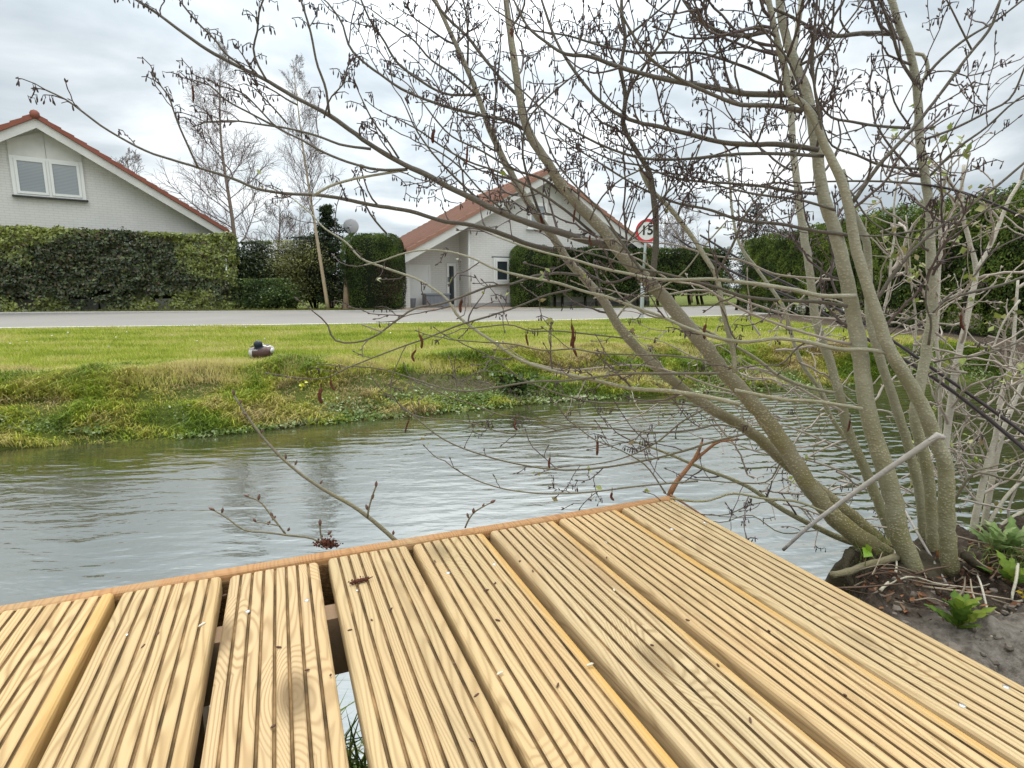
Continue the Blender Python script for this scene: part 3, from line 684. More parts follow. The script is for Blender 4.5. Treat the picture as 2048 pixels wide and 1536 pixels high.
m = MB(); m.add(*leafcloud(P, 0.038 + 0.035 * rng.random(n), col, 0.1, 0.38, Nn, 0.9)); rel(o, m).build('foliage', MNEEDLE, o)
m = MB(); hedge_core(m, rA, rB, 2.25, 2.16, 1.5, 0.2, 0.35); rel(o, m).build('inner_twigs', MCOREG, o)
for k in range(26):
    y = 2.2 + k * 0.65 + 0.2 * rng.normal(); m = MB(); x_ = 7.35 + 0.15 * rng.normal()
    m.tube([(x_, y, -0.1), (x_ + 0.04, y + 0.05 * rng.normal(), 0.3), (x_ + 0.02, y, 0.7)], [0.05, 0.042, 0.04], 6); rel(o, m).build('stem', MCORE, o)

# shrubs between the hedge and the topiary
def shrub(name, label, cx_, cy_, w, dpt, H, n, cols, size, seed, nst=9, cat='shrub', asp=0.5):
    o = empty(name, (cx_, cy_, 0)); tag(o, label, cat)
    m = MB(); tips = []
    r2 = np.random.default_rng(seed)
    for k in range(nst):
        a = r2.random() * 6.283; t_ = np.array([math.cos(a) * w / 2 * r2.random(), math.sin(a) * dpt / 2 * r2.random(), H * (0.6 + 0.38 * r2.random())])
        q = smooth_line([(t_[0] * 0.1, t_[1] * 0.1, -0.05), (t_[0] * 0.5, t_[1] * 0.5, t_[2] * 0.5), t_], 7); m.tube(q, np.linspace(0.028, 0.006, 7), 5)
        for b in range(7):
            s_ = q[2 + b % 5]; e_ = s_ + r2.normal(0, 1, 3) * np.array([w * 0.13, dpt * 0.13, H * 0.09]) + np.array([0, 0, H * 0.08])
            m.tube([s_, (s_ + e_) / 2 + r2.normal(0, 0.03, 3), e_], [0.009, 0.006, 0.003], 4); tips.append(e_)
    m.build('stems', MCORE, o)
    T = np.array(tips); c_ = T[rng.integers(0, len(T), n)] + rng.normal(0, 1, (n, 3)) * np.array([w * 0.10, dpt * 0.10, H * 0.09])
    c_[:, 2] = np.clip(c_[:, 2], 0.04, H * 1.04)
    tone = np.clip((fbm(c_[:, 0] * 3 + seed, c_[:, 2] * 3, 3, seed) - 0.5) * 1.6 + 0.45 + rng.normal(0, 0.2, n), 0, 1)
    m = MB(); m.add(*leafcloud(c_, size * (0.7 + 0.6 * rng.random(n)), pal(tone, cols), 0.4, asp)); m.build('foliage', MLEAF, o)
    return o
dk = [(0.022, 0.034, 0.012), (0.055, 0.08, 0.028), (0.12, 0.15, 0.05)]
ol = [(0.06, 0.066, 0.022), (0.15, 0.155, 0.042), (0.25, 0.25, 0.07), (0.36, 0.36, 0.11)]
c = at(492, 560, 19.3); shrub('shrub', 'dark glossy evergreen shrub at the right end of the long hedge', c[0], 19.6, 1.9, 1.4, at(492, 488, 19.3)[2], 11000, dk, 0.10, 201, 12)
c = at(535, 600, 18.6); shrub('shrub', 'low spreading green bush at the roadside below the evergreen shrub', c[0], 18.9, 2.0, 1.0, at(530, 560, 18.6)[2], 8000, [(0.035, 0.06, 0.015), (0.09, 0.14, 0.033), (0.17, 0.23, 0.055)], 0.075, 202)
c = at(575, 560, 19.6); shrub('shrub', 'olive green loose twiggy shrub between the low bush and the pale birch', c[0], 19.9, 2.6, 1.7, at(575, 486, 19.6)[2], 19000, ol, 0.060, 203, 18)
c = at(625, 560, 20.2); shrub('shrub', 'very dark evergreen shrub behind the pale birch trunk', c[0], 20.4, 2.3, 1.5, at(625, 480, 20.2)[2], 16000, [(0.010, 0.016, 0.007), (0.022, 0.034, 0.012), (0.05, 0.07, 0.02)], 0.08, 204)
# little plants on the far verge and far bank
c = gp(1020, 800, WZ + 0.1); shrub('waterside_plant', 'broad-leaved dark green plant growing at the far waterline', 0.18, 5.72, 0.42, 0.25, 0.0 + 0.2, 420, [(0.03, 0.06, 0.012), (0.07, 0.12, 0.025), (0.16, 0.2, 0.06)], 0.055, 205, 6, 'plant', 0.55).location = (0.05, 5.62, -0.30)

# ------------------------------------------------------------------ trees far away
def twig_tree(m, base, top, r0, spread, depth, n1, seed, up=0.5, curl=0.25, lens=0.5, droop=0.0, start=0.2, rmin=0.004, kids=(7, 6)):
    """bare tree: a wavy stem, limbs, branchlets and fine twigs"""
    r2 = np.random.default_rng(seed); base = np.array(base, float); top = np.array(top, float); H = np.linalg.norm(top - base)
    st = smooth_line([base, base + (top - base) * 0.33 + r2.normal(0, 0.02 * H, 3) * [1, 1, 0], base + (top - base) * 0.66 + r2.normal(0, 0.025 * H, 3) * [1, 1, 0], top], 24)
    def sprout(p, d, L, r, lev):
        k = 5; pts = [p]; dd = d.copy()
        for i_ in range(k - 1):
            dd = dd + r2.normal(0, curl * 0.5, 3) + np.array([0, 0, (up if lev < 2 else up * 0.4 - droop) * 0.22]); dd /= np.linalg.norm(dd)
            pts.append(pts[-1] + dd * L / (k - 1))
        pts = np.array(pts); m.tube(pts, np.maximum(np.linspace(r, r * 0.35, k), rmin), 4 if lev == 0 else 3, cap=False)
        if lev < depth:
            for q in range(kids[min(lev, len(kids) - 1)]):
                f = 0.2 + 0.78 * (q + r2.random()) / kids[min(lev, len(kids) - 1)]; x = f * (k - 1); i0_ = min(int(x), k - 2)
                pp = pts[i0_] + (pts[i0_ + 1] - pts[i0_]) * (x - i0_); ax = r2.normal(0, 1, 3); t_ = pts[i0_ + 1] - pts[i0_]; t_ /= np.linalg.norm(t_)
                ax -= ax @ t_ * t_; ax /= np.linalg.norm(ax)
                sprout(pp, t_ * 0.75 + ax * 0.7, L * (0.42 + 0.25 * r2.random()) * (1.1 - 0.5 * f), r * 0.5, lev + 1)
    for q in range(n1):
        f = start + (0.985 - start) * (q + r2.random()) / n1; x = f * 23; i0_ = min(int(x), 22); p = st[i0_] + (st[i0_ + 1] - st[i0_]) * (x - i0_)
        a = r2.random() * 6.283; d = np.array([math.cos(a) * spread, math.sin(a) * spread, 0.6]); d /= np.linalg.norm(d)
        sprout(p, d, H * lens * (1.15 - f) * (0.7 + 0.5 * r2.random()), max(r0 * 0.34 * (1.1 - f), rmin), 0)
    return st
def bare_tree(name, label, base, top, r0, mat_t, mat_b=None, group=None, cat='tree', pts=None, **k):
    o = empty(name, tuple(base)); tag(o, label, cat, group)
    m = MB(); st = twig_tree(m, base, top, r0, **k); rel(o, m).build('crown', mat_b or MFARTWIG, o)
    m = MB(); m.tube(st, np.linspace(r0, max(0.006, r0 * 0.12), 24), 7); rel(o, m).build('trunk', mat_t, o)
    return o
B = at(484, 620, 23); bare_tree('birch_tree', 'slender bare birch with fine twigs behind the right end of the long hedge', (B[0], 23, 0), tuple(at(440, 95, 23)), 0.10, MBIRCH, spread=0.8, depth=2, n1=34, seed=301, lens=0.32, start=0.24, kids=(11, 8), droop=0.22, rmin=0.0042)
B = at(657, 624, 18.6); bare_tree('birch_tree', 'thin pale-trunked birch in front of the small conifer, with leaning bare crown', (B[0], 18.6, 0), tuple(at(585, 120, 18.6)), 0.062, MBIRCHP, spread=0.75, depth=2, n1=30, seed=302, lens=0.26, start=0.36, kids=(9, 7), up=0.8, rmin=0.0035)
B = at(557, 600, 27); bare_tree('bare_tree', 'bare bushy tree behind the olive shrub', (B[0], 27, 0), tuple(at(560, 395, 27)), 0.09, MBIRCH, spread=0.9, depth=2, n1=22, seed=303, lens=0.5, start=0.12, kids=(8, 6), rmin=0.007)
B = at(600, 600, 30); bare_tree('bare_tree', 'thin bare tree farther back, just left of the small conifer', (B[0], 30, 0), tuple(at(600, 400, 30)), 0.07, MBIRCH, spread=0.9, depth=2, n1=16, seed=304, lens=0.45, start=0.15, kids=(7, 5), rmin=0.007)
B = at(262, 420, 34); bare_tree('bare_tree', 'round bare treetop showing above the roof slope of the left house', (B[0], 34, 0), tuple(at(252, 305, 34)), 0.12, MBIRCH, spread=0.8, depth=2, n1=22, seed=305, lens=0.42, start=0.35, kids=(8, 6), rmin=0.009)
B = at(1385, 560, 29); bare_tree('bare_tree', 'bare bushy tree above the conifer hedge, right of the round sign', (B[0], 29, 0), tuple(at(1380, 395, 29)), 0.09, MBIRCH, spread=0.9, depth=2, n1=22, seed=306, lens=0.5, start=0.2, kids=(8, 6), rmin=0.007)
B = at(1330, 560, 31); bare_tree('bare_tree', 'smaller bare tree directly behind the round sign post', (B[0], 31, 0), tuple(at(1330, 430, 31)), 0.07, MBIRCH, spread=0.9, depth=2, n1=14, seed=307, lens=0.5, start=0.2, kids=(7, 5), rmin=0.007)

def conifer(label, base, H, w, n, seed, cols, start=0.06):
    o = empty('conifer_tree', tuple(base)); tag(o, label, 'tree')
    r2 = np.random.default_rng(seed); m = MB(); m.tube([(0, 0, -0.1), (0.02, 0, H * 0.5), (0, 0.02, H * 0.97)], [0.09, 0.06, 0.01], 6); Ps = []
    for k in range(74):
        f = start + (0.97 - start) * (k / 73.0) ** 1.0; z_ = H * f; L = w / 2 * (1.04 - f) ** 0.8 * (0.65 + 0.5 * r2.random()); a = k * 2.4 + r2.normal(0, 0.3)
        e_ = np.array([math.cos(a) * L, math.sin(a) * L, z_ + 0.10 * L - 0.06]); b_ = np.array([0, 0, z_]); q = smooth_line([b_, (b_ + e_) / 2 + [0, 0, -0.04 * L], e_], 5); m.tube(q, np.linspace(0.016, 0.004, 5), 3, cap=False)
        c_ = int(n / 74 * (0.5 + 1.2 * (1 - f))); u = r2.random(c_) ** 0.7; p = b_ + (e_ - b_) * u[:, None] + r2.normal(0, 1, (c_, 3)) * (0.05 + 0.10 * L * (1 - u[:, None] * 0.6)) * [1, 1, 0.55]; Ps.append(p)
    m.build('trunk', MCORE, o)
    P = np.vstack(Ps); n = len(P); tone = np.clip((fbm(P[:, 0] * 4 + seed, P[:, 2] * 4, 3, seed) - 0.5) * 1.5 + 0.42 + rng.normal(0, 0.2, n), 0, 1)
    m = MB(); m.add(*leafcloud(P, 0.07 + 0.05 * rng.random(n), pal(tone, cols), 0.5, 0.35)); m.build('foliage', MNEEDLE, o)
B = at(655, 622, 20.4); conifer('small dark green conifer behind the pale birch trunk', (B[0], 20.9, 0), at(650, 405, 20.9)[2], 2.7, 17000, 311, [(0.016, 0.026, 0.012), (0.035, 0.055, 0.022), (0.07, 0.095, 0.035)])
B = at(1505, 560, 27); conifer('dark conifer top rising behind the tall hedge on the right', (B[0], 27, 0), at(1505, 402, 27)[2], 4.2, 9000, 312, [(0.016, 0.022, 0.014), (0.032, 0.042, 0.024), (0.06, 0.07, 0.04)])
# brown trunk standing at the left flank of the first topiary
m = MB(); B = at(692, 622, 18.3); m.tube(smooth_line([(B[0], 18.3, -0.05), tuple(at(693, 580, 18.5)), tuple(at(695, 545, 18.8))], 10), np.linspace(0.10, 0.085, 10), 8)
tag(m.build('tree_stump', simple('brown_trunk', (0.15, 0.105, 0.06), 0.85, 0.35, 7, 0.3)), 'short brown trunk against the left flank of the tall yew block', 'trunk')
# ------------------------------------------------------------------ houses
class House:
    def __init__(s, name, label, P0, D):
        s.P0 = np.array(P0, float); D = np.array(D, float); s.D = D / np.hypot(*D); s.N = np.array([-s.D[1], s.D[0]])
        s.o = empty(name, (*s.P0, 0)); tag(s.o, label, 'house')
    def w(s, v):   # (t, n, h) -> offsets from the house origin
        v = np.asarray(v, float).reshape(-1, 3)
        return np.c_[s.D[0] * v[:, 0] + s.N[0] * v[:, 1], s.D[1] * v[:, 0] + s.N[1] * v[:, 1], v[:, 2]]
    def tp(s, u, v, n=0.0):   # photo pixel -> (t, h) on the plane at depth n
        r = ray(u, v); Q = s.P0 + s.N * n; k = (Q @ s.N) / (r[:2] @ s.N)
        p = _C + r * k; return ((p[:2] - Q) @ s.D, p[2])
    def part(s, name, fn, mat, parent=None, smooth=False):
        m = MB(); fn(m); return m.build(name, mat, parent or s.o, smooth=smooth)
    def prism(s, m, th, n0, n1, uv=False):
        a = s.w([(t_, n0, h_) for t_, h_ in th]); b = s.w([(t_, n1, h_) for t_, h_ in th]); n = len(th)
        c = np.array([(t_ + n0, h_, 0) for t_, h_ in th]) if uv else None
        m.add(a, [list(range(n))], c); m.add(b, [list(range(n))[::-1]], c)
        for k in range(n):
            q = (k + 1) % n; L = math.hypot(th[q][0] - th[k][0], th[q][1] - th[k][1])
            cc = None
            if uv: cc = np.array([(n0, th[k][1], 0), (n0, th[q][1], 0), (n1, th[q][1], 0), (n1, th[k][1], 0)])
            m.add([a[k], a[q], b[q], b[k]], [[0, 3, 2, 1]], cc)
    def box(s, m, t0, t1, n0, n1, h0, h1):
        m.box((t0, n0, h0), (t1, n1, h1), M=s.w)
    def tiles(s, m, e0, e1, n0, n1, lift, pitch=0.21, row=0.30, amp=0.022):
        """pantiles from ridge e0=(t,h) to eave e1=(t,h), rolls running down the slope"""
        e0 = np.array(e0); e1 = np.array(e1); L = np.linalg.norm(e1 - e0); d = (e1 - e0) / L; nr = np.array([-d[1], d[0]]); nr = nr if nr[1] > 0 else -nr
        nr_rows = int(L / row); k = int((n1 - n0) / pitch * 6); ns = np.linspace(n0, n1, k)
        wave = amp * np.sin((ns - n0) / pitch * 2 * math.pi) + lift
        V = []; 
        for r in range(nr_rows):
            for e_, hgt in ((r * L / nr_rows, 0.0), ((r + 1) * L / nr_rows, 0.028)):
                p = e0 + d * e_; V.append(np.c_[p[0] + nr[0] * (wave + hgt), ns, p[1] + nr[1] * (wave + hgt)])
        V.append(np.c_[np.full(k, e1[0]), ns, np.full(k, e1[1])])
        R = len(V); V = np.vstack(V); i_ = np.arange(R - 1)[:, None] * k; j_ = np.arange(k - 1)[None]
        f = np.stack([i_ + j_, i_ + j_ + 1, i_ + j_ + 1 + k, i_ + j_ + k], -1).reshape(-1, 4); m.add(s.w(V), f)

def sash(H, t0, t1, h0, h1, n, parent, fr=0.07, blind=True, name='sash'):
    """window casement: frame of four bars, pane and blind"""
    def fn(m):
        H.box(m, t0, t0 + fr, n - 0.035, n + 0.03, h0, h1); H.box(m, t1 - fr, t1, n - 0.035, n + 0.03, h0, h1)
        H.box(m, t0 + fr, t1 - fr, n - 0.033, n + 0.028, h0, h0 + fr); H.box(m, t0 + fr, t1 - fr, n - 0.033, n + 0.028, h1 - fr, h1)
    H.part(name, fn, MWHITE, parent)
    g = NT('pane_glass'); 
    H.part('pane', lambda m: H.box(m, t0 + fr, t1 - fr, n + 0.0, n + 0.012, h0 + fr, h1 - fr), MGLASSB if blind else MGLASS, parent)

# glass with a slatted blind close behind it: slat greys lightened for the sky mirrored in the panes
t = NT('blind_behind_glass'); co = t.coord()
uvn = t.n('ShaderNodeSeparateXYZ'); t.set(uvn, 0, co)
sl_ = t.math('MULTIPLY_ADD', t.math('SINE', t.math('MULTIPLY', uvn.outputs[2], 150.0)), 0.5, 0.5)
MGLASSB = t.done(t.mix(sl_, (0.15, 0.17, 0.175), (0.27, 0.29, 0.295)), 0.05, None, 0.6, ior=2.0)

# ---- left house
Lh = House('white_house', 'white brick house with red tiled gable and two-part window, behind the long hedge', (-15.0, 17.6), (0.78, 0.62))
ap = Lh.tp(70, 236, -0.3); ev = Lh.tp(455, 466, -0.3)
slope = (ap[1] - ev[1]) / (ev[0] - ap[0]); tA, hA_ = ap
half = ev[0] - tA
def roofh(t_, d=0.0): return hA_ - slope * abs(t_ - tA) - d
wl_, wr_ = tA - half + 0.25, tA + half - 0.3
Lh.part('wall', lambda m: Lh.prism(m, [(wl_, -0.2), (wr_, -0.2), (wr_, roofh(wr_, 0.16)), (tA, hA_ - 0.18), (wl_, roofh(wl_, 0.16))], 0.0, 9.0, True), MBRICK)
for sgn in (-1, 1):
    e1 = (tA + sgn * half, hA_ - slope * half)
    rf = Lh.part('roof', lambda m: (Lh.tiles(m, (tA, hA_), e1, -0.42, 9.3, 0.07),), MTILER, smooth=True)
    nrm = np.array([sgn * slope, 1.0]) / math.hypot(slope, 1)
    def vb(m, d0, d1, n0, n1, ext=0.0):
        a0 = np.array([tA, hA_]); a1 = np.array([tA + sgn * (half + ext), hA_ - slope * (half + ext)])
        off = lambda p, d: (p[0], p[1] - d)
        Lh.prism(m, [off(a0, d0), off(a1, d0), off(a1, d1), off(a0, d1)][:: sgn], n0, n1)
    Lh.part('verge_tiles', lambda m: [Lh.prism(m, [(tA + sgn * half * (k / 17), hA_ - slope * half * (k / 17) + 0.10), (tA + sgn * half * ((k + 1.0) / 17), hA_ - slope * half * ((k + 1.0) / 17) + 0.135), (tA + sgn * half * ((k + 1) / 17), hA_ - slope * half * ((k + 1) / 17) - 0.03), (tA + sgn * half * (k / 17), hA_ - slope * half * (k / 17) - 0.03)][:: sgn], -0.50, -0.38) for k in range(17)], MTILER)
    Lh.part('bargeboard', lambda m: vb(m, 0.035, 0.30, -0.44, -0.40, 0.05), MBOARD)
    Lh.part('soffit', lambda m: vb(m, 0.13, 0.16, -0.40, 0.05, 0.0), MBOARD)
Lh.part('ridge_tiles', lambda m: [m.tube(Lh.w([(tA, -0.52 + 0.42 * k, hA_ + 0.06), (tA, -0.52 + 0.42 * (k + 1.04), hA_ + 0.075)]), [0.125, 0.115], 10) for k in range(23)], MTILER, smooth=True)
# window: frame, two sashes, white panel above, sill
a = Lh.tp(30, 317, -0.03); b = Lh.tp(160, 327, -0.03); c_ = Lh.tp(31, 388, -0.03); d_ = Lh.tp(163, 399, -0.03)
t0, t1 = (a[0] + c_[0]) / 2, (b[0] + d_[0]) / 2; h0 = (c_[1] + d_[1]) / 2; h1 = (a[1] + b[1]) / 2; tm = (t0 + t1) / 2
win = Lh.part('window', lambda m: [Lh.box(m, t0 - 0.09, t0, -0.07, 0.02, h0 - 0.02, h1 + 0.06), Lh.box(m, t1, t1 + 0.09, -0.07, 0.02, h0 - 0.02, h1 + 0.06), Lh.box(m, t0, t1, -0.068, 0.02, h1, h1 + 0.06), Lh.box(m, t0, t1, -0.068, 0.02, h0 - 0.02, h0 + 0.03), Lh.box(m, tm - 0.035, tm + 0.035, -0.066, 0.02, h0 + 0.03, h1)], MWHITE)
sash(Lh, t0 + 0.004, tm - 0.04, h0 + 0.035, h1 - 0.005, -0.055, win); sash(Lh, tm + 0.04, t1 - 0.004, h0 + 0.035, h1 - 0.005, -0.055, win)
Lh.part('sill', lambda m: Lh.box(m, t0 - 0.13, t1 + 0.13, -0.13, 0.02, h0 - 0.07, h0 - 0.024), MSILL, win)
hk = lambda t_: roofh(t_, 0.22)
Lh.part('gable_panel', lambda m: [Lh.prism(m, [(t0 - 0.09, h1 + 0.065), (tm - 0.006, h1 + 0.065), (tm - 0.006, min(hk(tm), hA_ - 0.25)), (t0 - 0.09, hk(t0 - 0.09))], -0.05, 0.01), Lh.prism(m, [(tm + 0.006, h1 + 0.065), (t1 + 0.09, h1 + 0.065), (t1 + 0.09, hk(t1 + 0.09)), (tm + 0.006, min(hk(tm), hA_ - 0.25))], -0.05, 0.01)], MBOARD)

# ---- right house
ph = math.radians(25)
Rh = House('white_house', 'white brick house with orange tiled roof and porch, between two clipped yew blocks', (-1.55, 20.6), (math.cos(ph), math.sin(ph)))
ap = Rh.tp(1095, 346, -0.3); ev = Rh.tp(810, 506, -0.3); tA2, hA2 = ap; half2 = tA2 - ev[0]; sl2 = (ap[1] - ev[1]) / half2
rh2 = lambda t_, d=0.0: hA2 - sl2 * abs(t_ - tA2) - d
tdp = Rh.tp(936, 560)[0]; tl = tA2 - half2 + 0.05; tr2 = tA2 + half2 - 0.3
Rh.part('wall', lambda m: Rh.prism(m, [(tdp, -0.2), (tr2, -0.2), (tr2, rh2(tr2, 0.16)), (tA2, hA2 - 0.18), (tdp, rh2(tdp, 0.16))], 0.0, 8.0, True), MBRICK)
Rh.part('porch_wall', lambda m: Rh.prism(m, [(tl - 0.1, -0.2), (tdp + 0.1, -0.2), (tdp + 0.1, rh2(tdp, 0.10)), (tl - 0.1, rh2(tl, 0.16))], 0.9, 7.8, True), MBRICK)
Rh.part('porch_side', lambda m: Rh.prism(m, [(tl - 0.06, -0.2), (tl + 0.16, -0.2), (tl + 0.16, rh2(tl + 0.16, 0.18)), (tl - 0.06, rh2(tl - 0.06, 0.18))], 0.0, 0.897, True), MBRICK)
Rh.part('plinth', lambda m: Rh.box(m, tdp - 0.01, tr2 + 0.01, -0.015, 0.06, -0.1, 0.20), simple('grey_plinth', (0.30, 0.29, 0.28), 0.9))
for sgn in (-1, 1):
    e1 = (tA2 + sgn * half2, hA2 - sl2 * half2)
    Rh.part('roof', lambda m: Rh.tiles(m, (tA2, hA2), e1, -0.42, 8.2, 0.07), MTILEO, smooth=True)
    def vb2(m, d0, d1, n0, n1, ext=0.0):
        a0 = (tA2, hA2); a1 = (tA2 + sgn * (half2 + ext), hA2 - sl2 * (half2 + ext))
        Rh.prism(m, [(a0[0], a0[1] - d0), (a1[0], a1[1] - d0), (a1[0], a1[1] - d1), (a0[0], a0[1] - d1)][:: sgn], n0, n1)
    Rh.part('verge_tiles', lambda m: [Rh.prism(m, [(tA2 + sgn * half2 * (k / 15), hA2 - sl2 * half2 * (k / 15) + 0.10), (tA2 + sgn * half2 * ((k + 1.0) / 15), hA2 - sl2 * half2 * ((k + 1.0) / 15) + 0.135), (tA2 + sgn * half2 * ((k + 1) / 15), hA2 - sl2 * half2 * ((k + 1) / 15) - 0.02), (tA2 + sgn * half2 * (k / 15), hA2 - sl2 * half2 * (k / 15) - 0.02)][:: sgn], -0.50, -0.38) for k in range(15)], MTILEO)
    Rh.part('bargeboard', lambda m: vb2(m, 0.025, 0.30, -0.44, -0.40, 0.04), MBOARD)
    Rh.part('soffit', lambda m: vb2(m, 0.13, 0.16, -0.40, 0.85 if sgn < 0 else 0.05), MBOARD)
Rh.part('ridge_tiles', lambda m: [m.tube(Rh.w([(tA2, -0.5 + 0.42 * k, hA2 + 0.06), (tA2, -0.5 + 0.42 * (k + 1.04), hA2 + 0.075)]), [0.125, 0.115], 10) for k in range(20)], MTILEO, smooth=True)
def rwin(u0, v0, u1, v1, n=0.0, blind=False, fr=0.07):
    a = Rh.tp(u0, v0, n - 0.05); b = Rh.tp(u1, v1, n - 0.05)
    w_ = Rh.part('window', lambda m: [Rh.box(m, a[0], a[0] + 0.06, n - 0.07, n + 0.02, b[1], a[1]), Rh.box(m, b[0] - 0.06, b[0], n - 0.07, n + 0.02, b[1], a[1]), Rh.box(m, a[0] + 0.06, b[0] - 0.06, n - 0.068, n + 0.02, a[1] - 0.06, a[1]), Rh.box(m, a[0] + 0.06, b[0] - 0.06, n - 0.068, n + 0.02, b[1], b[1] + 0.06)], MWHITE)
    sash(Rh, a[0] + 0.065, b[0] - 0.065, b[1] + 0.065, a[1] - 0.065, n - 0.055, w_, fr, blind)
    Rh.part('sill', lambda m: Rh.box(m, a[0] - 0.05, b[0] + 0.05, n - 0.11, n + 0.02, b[1] - 0.05, b[1] - 0.005), MWHITE, w_)
    return w_, a, b
w_, a, b = rwin(987, 515, 1021, 567); Rh.part('lintel', lambda m: Rh.box(m, a[0] - 0.05, b[0] + 0.05, -0.02, 0.02, a[1] + 0.004, a[1] + 0.04), MSILL, w_)
rwin(1056, 404, 1094, 458, 0.0, True, 0.06)
a, b = Rh.tp(1056, 402, -0.05), Rh.tp(1135, 402, -0.05)
Rh.part('gable_panel', lambda m: Rh.prism(m, [(tA2 - 0.75, rh2(tA2 - 0.75, 0.24) - 0.35), (tA2 + 0.75, rh2(tA2 + 0.75, 0.24) - 0.35), (tA2 + 0.75, rh2(tA2 + 0.75, 0.24)), (tA2, hA2 - 0.26), (tA2 - 0.75, rh2(tA2 - 0.75, 0.24))], -0.045, 0.01), MBOARD)
# doors in the recess
dh = Rh.tp(905, 527, 0.9)[1]
a = Rh.tp(893, 560, 0.9)[0]; b = Rh.tp(911, 560, 0.9)[0]
dr = Rh.part('door', lambda m: [Rh.box(m, a, a + 0.08, 0.83, 0.93, 0.0, dh), Rh.box(m, b - 0.08, b, 0.83, 0.93, 0.0, dh), Rh.box(m, a + 0.08, b - 0.08, 0.832, 0.93, dh - 0.09, dh), Rh.box(m, a + 0.08, b - 0.08, 0.845, 0.93, 0.0, 0.14)], MWHITE)
Rh.part('pane', lambda m: Rh.box(m, a + 0.08, b - 0.08, 0.87, 0.9, 0.14, dh - 0.09), MGLASS, dr)
Rh.part('handle', lambda m: Rh.box(m, a + 0.02, a + 0.06, 0.78, 0.83, 0.95, 1.12), MGREY, dr)
a2 = Rh.tp(814, 560, 0.9)[0]; b2 = Rh.tp(857, 560, 0.9)[0]; dh2 = Rh.tp(835, 533, 0.9)[1]
Rh.part('door', lambda m: [Rh.box(m, a2, b2, 0.85, 0.93, 0.03, dh2), Rh.box(m, a2 - 0.06, a2, 0.83, 0.93, 0.0, dh2 + 0.06), Rh.box(m, b2, b2 + 0.06, 0.83, 0.93, 0.0, dh2 + 0.06), Rh.box(m, a2, b2, 0.832, 0.93, dh2 + 0.002, dh2 + 0.06), Rh.box(m, b2 - 0.14, b2 - 0.09, 0.80, 0.85, 0.9, 1.0)], MWHITE)
Rh.part('downpipe', lambda m: [m.tube(Rh.w([(tdp + 0.03, -0.05, 0.0), (tdp + 0.03, -0.05, rh2(tdp, 0.32))]), [0.045, 0.045], 8)], MBOARD, smooth=True)
a = Rh.tp(948, 518); Rh.part('house_plate', lambda m: Rh.box(m, a[0], a[0] + 0.20, -0.02, 0.01, a[1] - 0.2, a[1]), MWHITE)
# storage box and small bin in the porch
p = Rh.P0 + Rh.D * Rh.tp(872, 605, 0.3)[0] + Rh.N * 0.3
o = empty('storage_box', (p[0], p[1], 0.066), ph); tag(o, 'dark grey plastic storage box standing in the porch by the white door', 'box')
m = MB(); m.box((-0.42, -0.25, 0), (0.42, 0.25, 0.42)); [m.box((-0.42 + 0.14 * k, -0.262, 0.03), (-0.34 + 0.14 * k, -0.252, 0.40)) for k in range(6)]; m.build('body', MGREY, o, smooth=False)
m = MB(); m.box((-0.45, -0.28, 0.424), (0.45, 0.28, 0.48)); m.build('lid', MGREY, o, smooth=False)
p = Rh.P0 + Rh.D * Rh.tp(823, 612, 0.3)[0] + Rh.N * 0.25
m = MB(); m.tube([(0, 0, 0), (0, 0, 0.02), (0, 0, 0.30), (0, 0, 0.32)], [0.10, 0.12, 0.15, 0.155], 14); b_ = m.build('plant_pot', MGREY); b_.location = (p[0], p[1], 0.066)
tag(b_, 'small grey pot on the ground by the left corner of the porch', 'pot')

# satellite dish on a mast behind the yew block
c = at(703, 453, 21.5); o = empty('satellite_dish', (c[0], 21.5, 0)); tag(o, 'round pale satellite dish on a pole behind the tall yew block', 'satellite dish')
m = MB(); R_ = 0.28; ring = []
for r in range(7):
    for a in range(28): ring.append((R_ * r / 6 * math.cos(a * 2 * math.pi / 28), 0.035 * (r / 6) ** 2 - 0.1, R_ * r / 6 * math.sin(a * 2 * math.pi / 28)))
m.add(np.array(ring) + [0, 0, c[2]], [[r * 28 + a, r * 28 + (a + 1) % 28, (r + 1) * 28 + (a + 1) % 28, (r + 1) * 28 + a] for r in range(6) for a in range(28)]); dd = m.build('reflector', MDISH, o)
md = dd.modifiers.new('thick', 'SOLIDIFY'); md.thickness = 0.012
m = MB(); m.tube([(0, 0.02, 0), (0, 0.02, c[2] - 0.05)], [0.03, 0.03], 8); m.build('mast', MPOLE, o)
m = MB(); m.tube([(0, -0.06, c[2] - R_), (0.0, -0.40, c[2] - 0.08)], [0.012, 0.012], 6); m.tube([(0, -0.38, c[2] - 0.09), (0, -0.46, c[2] - 0.05)], [0.035, 0.035], 8); m.build('receiver_arm', MGREY, o)

